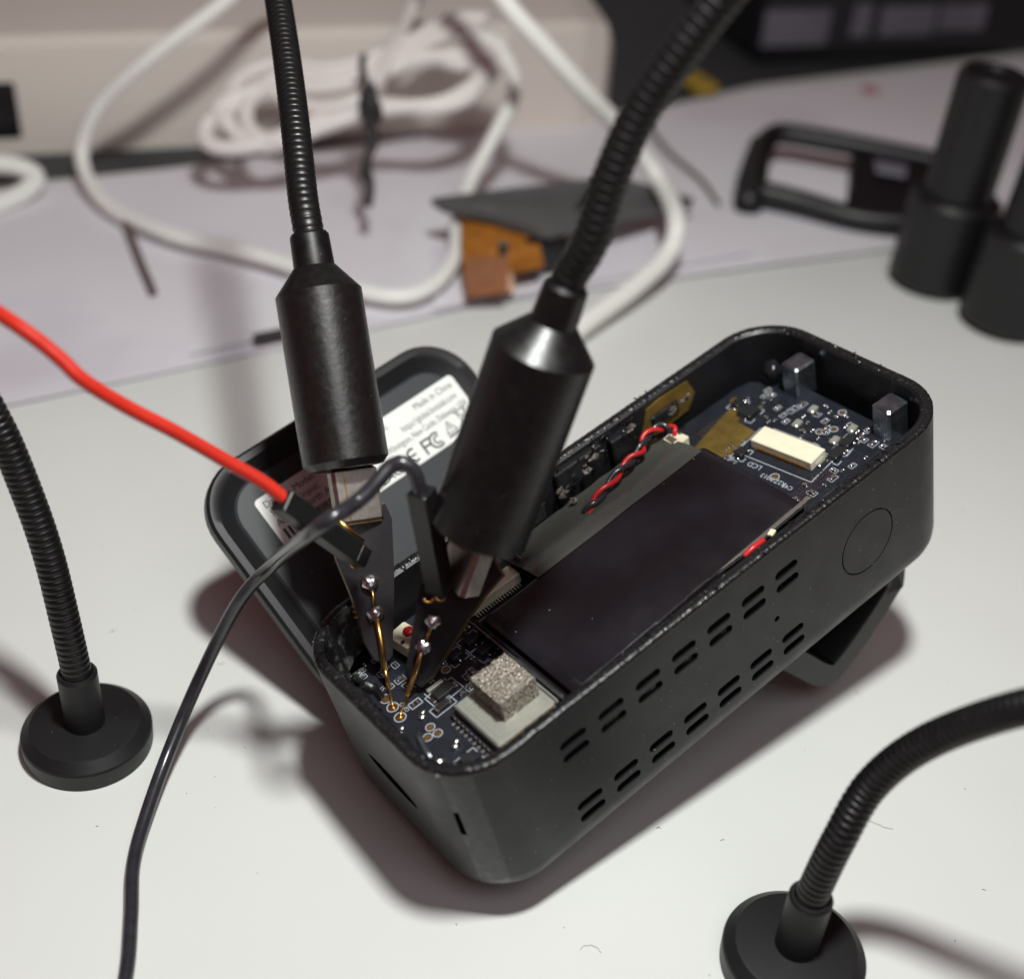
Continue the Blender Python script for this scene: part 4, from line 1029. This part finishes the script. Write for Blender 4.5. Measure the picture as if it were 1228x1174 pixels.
# ---- far part of the board
mb = MB().prism([flat(q) + V((0, 0, 0.01)) for q in ((61.40, 28.10, -7.50), (76.94, 31.74, -7.50), (76.63, 29.13, -7.50), (74.23, 28.36, -7.50), (74.21, 24.53, -7.50), (67.13, 23.78, -7.50), (61.61, 23.38, -7.50))], (0, 0, 0.05))
mb.obj('gold_area', m_goldpatch, pcb)
mb = MB()
for i in range(13):
    for j in range(11):
        q = V((68.6 + 0.55 * i, 27.2 + 0.55 * j, ZB + 0.05))
        if (i + j) % 1 == 0 and q.y < 31.5 and q.x < 75: mb.disc(q, 0.14, 0.03, 6)
mb.obj('gold_vias', m_pad, pcb, kind='stuff')
pad((77.68, 32.11, -7.50), 0.9, False, m_goldpatch)
fc = MB()
Rf = Matrix.Rotation(math.radians(8), 3, 'Z')
fcc = V((73.7, 17.5, 0))
fcn = fc.box((fcc.x, fcc.y, ZB + 0.85), (3.6, 10.6, 1.6), Rf, 0.12).obj('ribbon_socket', m_cream, pcb)
MB().box(fcc + Rf @ V((1.95, 0, ZB + 0.95)), (0.9, 8.2, 0.7), Rf, 0.08).obj('latch_bar', m_can, fcn)
mb = MB()
for k in range(20): mb.box(fcc + Rf @ V((-1.9, -4.2 + 0.44 * k, ZB + 0.35)), (0.35, 0.2, 0.5), Rf)
mb.obj('contact_row', m_gold, fcn)
MB().box(fcc + Rf @ V((0.2, 5.5, ZB + 0.3)), (1.8, 0.9, 0.6), Rf, 0.08).box(fcc + Rf @ V((0.2, -5.5, ZB + 0.3)), (1.8, 0.9, 0.6), Rf, 0.08).obj('anchor_tabs', m_solder, fcn)
srect((fcc.x - 0.6, fcc.y, 0), 6.2, 13.2, 8)
for q, s_, sz in (((69.17, 18.18, -7.50), 'LCD', 1.35), ((68.44, 15.03, -7.50), 'R013', 1.2), ((68.68, 13.01, -7.50), 'R2Z', 1.2), ((68.61, 11.68, -7.50), 'C45', 1.1), ((85.09, 25.90, -7.50), 'U1P', 1.3)):
    text(s_, sz, (q[0], q[1], ZB + 0.03), pcb, m_silk, name='printed_mark', rotz=math.radians(98), sx=0.9)
pad((68.62, 15.37, -7.50), 0.5)
for q in ((81.58, 15.80, -7.50), (80.43, 16.37, -7.50), (85.21, 17.40, -7.50), (79.92, 17.04, -7.50)): pad(q, 0.42)
for q in ((82.85, 20.99, -7.40), (78.99, 20.60, -7.40), (79.45, 13.74, -7.40), (82.95, 13.50, -7.40)):
    q = V(q); MB().box((q.x, q.y, ZB + 0.35), (1.7, 1.1, 0.7), Rf, 0.15).obj('capacitor', m_can, pcb)
for q, w_, h_ in (((76.69, 28.45, -7.20), 2.6, 2.6), ((69.27, 22.59, -7.20), 1.8, 1.4), ((80.44, 12.09, -7.20), 2.6, 1.6), ((77.36, 11.56, -7.20), 2.4, 1.6), ((77.22, 31.09, -7.20), 2.0, 1.4)):
    q = V(q); comp('chip', q, (w_, h_, 0.8), m_chip, 8, 0.12); srect(q, w_ + 0.9, h_ + 0.9, 8, gap=True)
    MB().box((q.x + w_ / 2 + 0.2, q.y, ZB + 0.15), (0.4, h_ * 0.7, 0.25), Rf, 0.05).box((q.x - w_ / 2 - 0.2, q.y, ZB + 0.15), (0.4, h_ * 0.7, 0.25), Rf, 0.05).obj('chip_legs', m_solder, pcb)
far_avoid = [(fcc.x, fcc.y, 3.2, 6.6), (70, 29.5, 4.5, 4.5)]
smd_field(66, 85, 4.0, 12.0, 34, 31, far_avoid)
smd_field(76.5, 85, 11, 32, 44, 32, far_avoid)
smd_field(65.5, 72, 22.5, 26.5, 12, 33, far_avoid)
mb = MB()
for i in range(4):
    for k in range(16): mb.box((65.2 + 0.6 * k, 9.0 + 0.62 * i, ZB + 0.03), (0.36, 0.24, 0.05))
mb.obj('pad_rows', m_solder, pcb, kind='stuff')
mb = MB(); rr = random.Random(77)
for _ in range(210):
    if rr.random() < 0.45: x, y = rr.uniform(4, 19), rr.uniform(5, 33)
    else: x, y = rr.uniform(65, 84), rr.uniform(4, 32)
    for _k in range(rr.choice([2, 3])):
        dx, dy = rr.choice([(1, 0), (0, 1), (.7, .7), (.7, -.7), (-1, 0), (0, -1)]); L_ = rr.uniform(0.6, 3.0)
        x2, y2 = x + dx * L_, y + dy * L_
        if 5.5 < x2 < 84 and 4 < y2 < 32 and not (19.5 < x2 < 64.5): mb.line((x, y, ZB + 0.004), (x2, y2, ZB + 0.004), 0.14, 0.012)
        x, y = x2, y2
mb.obj('copper_traces', m_trace, pcb, kind='stuff')
silk.obj('silkscreen_lines', m_silk, pcb, kind='stuff')

# ---- two dark metal blocks at the far wall
for px in ((84.67, 26.03, -2.00), (85.07, 8.96, -2.00)):
    c = V(px)
    MB().box((c.x + 0.9, c.y, -4.9), (4.0, 3.4, 6.0), Matrix.Rotation(math.radians(-3), 3, 'Z'), 0.3).obj('metal_block', m_magnet, td, smooth=False)
MB().blob((84.5, 30.5, -5), 1.6, (1, 1, 0.8), 0.4).obj('wall_boss', m_shell_in, td, smooth=True)
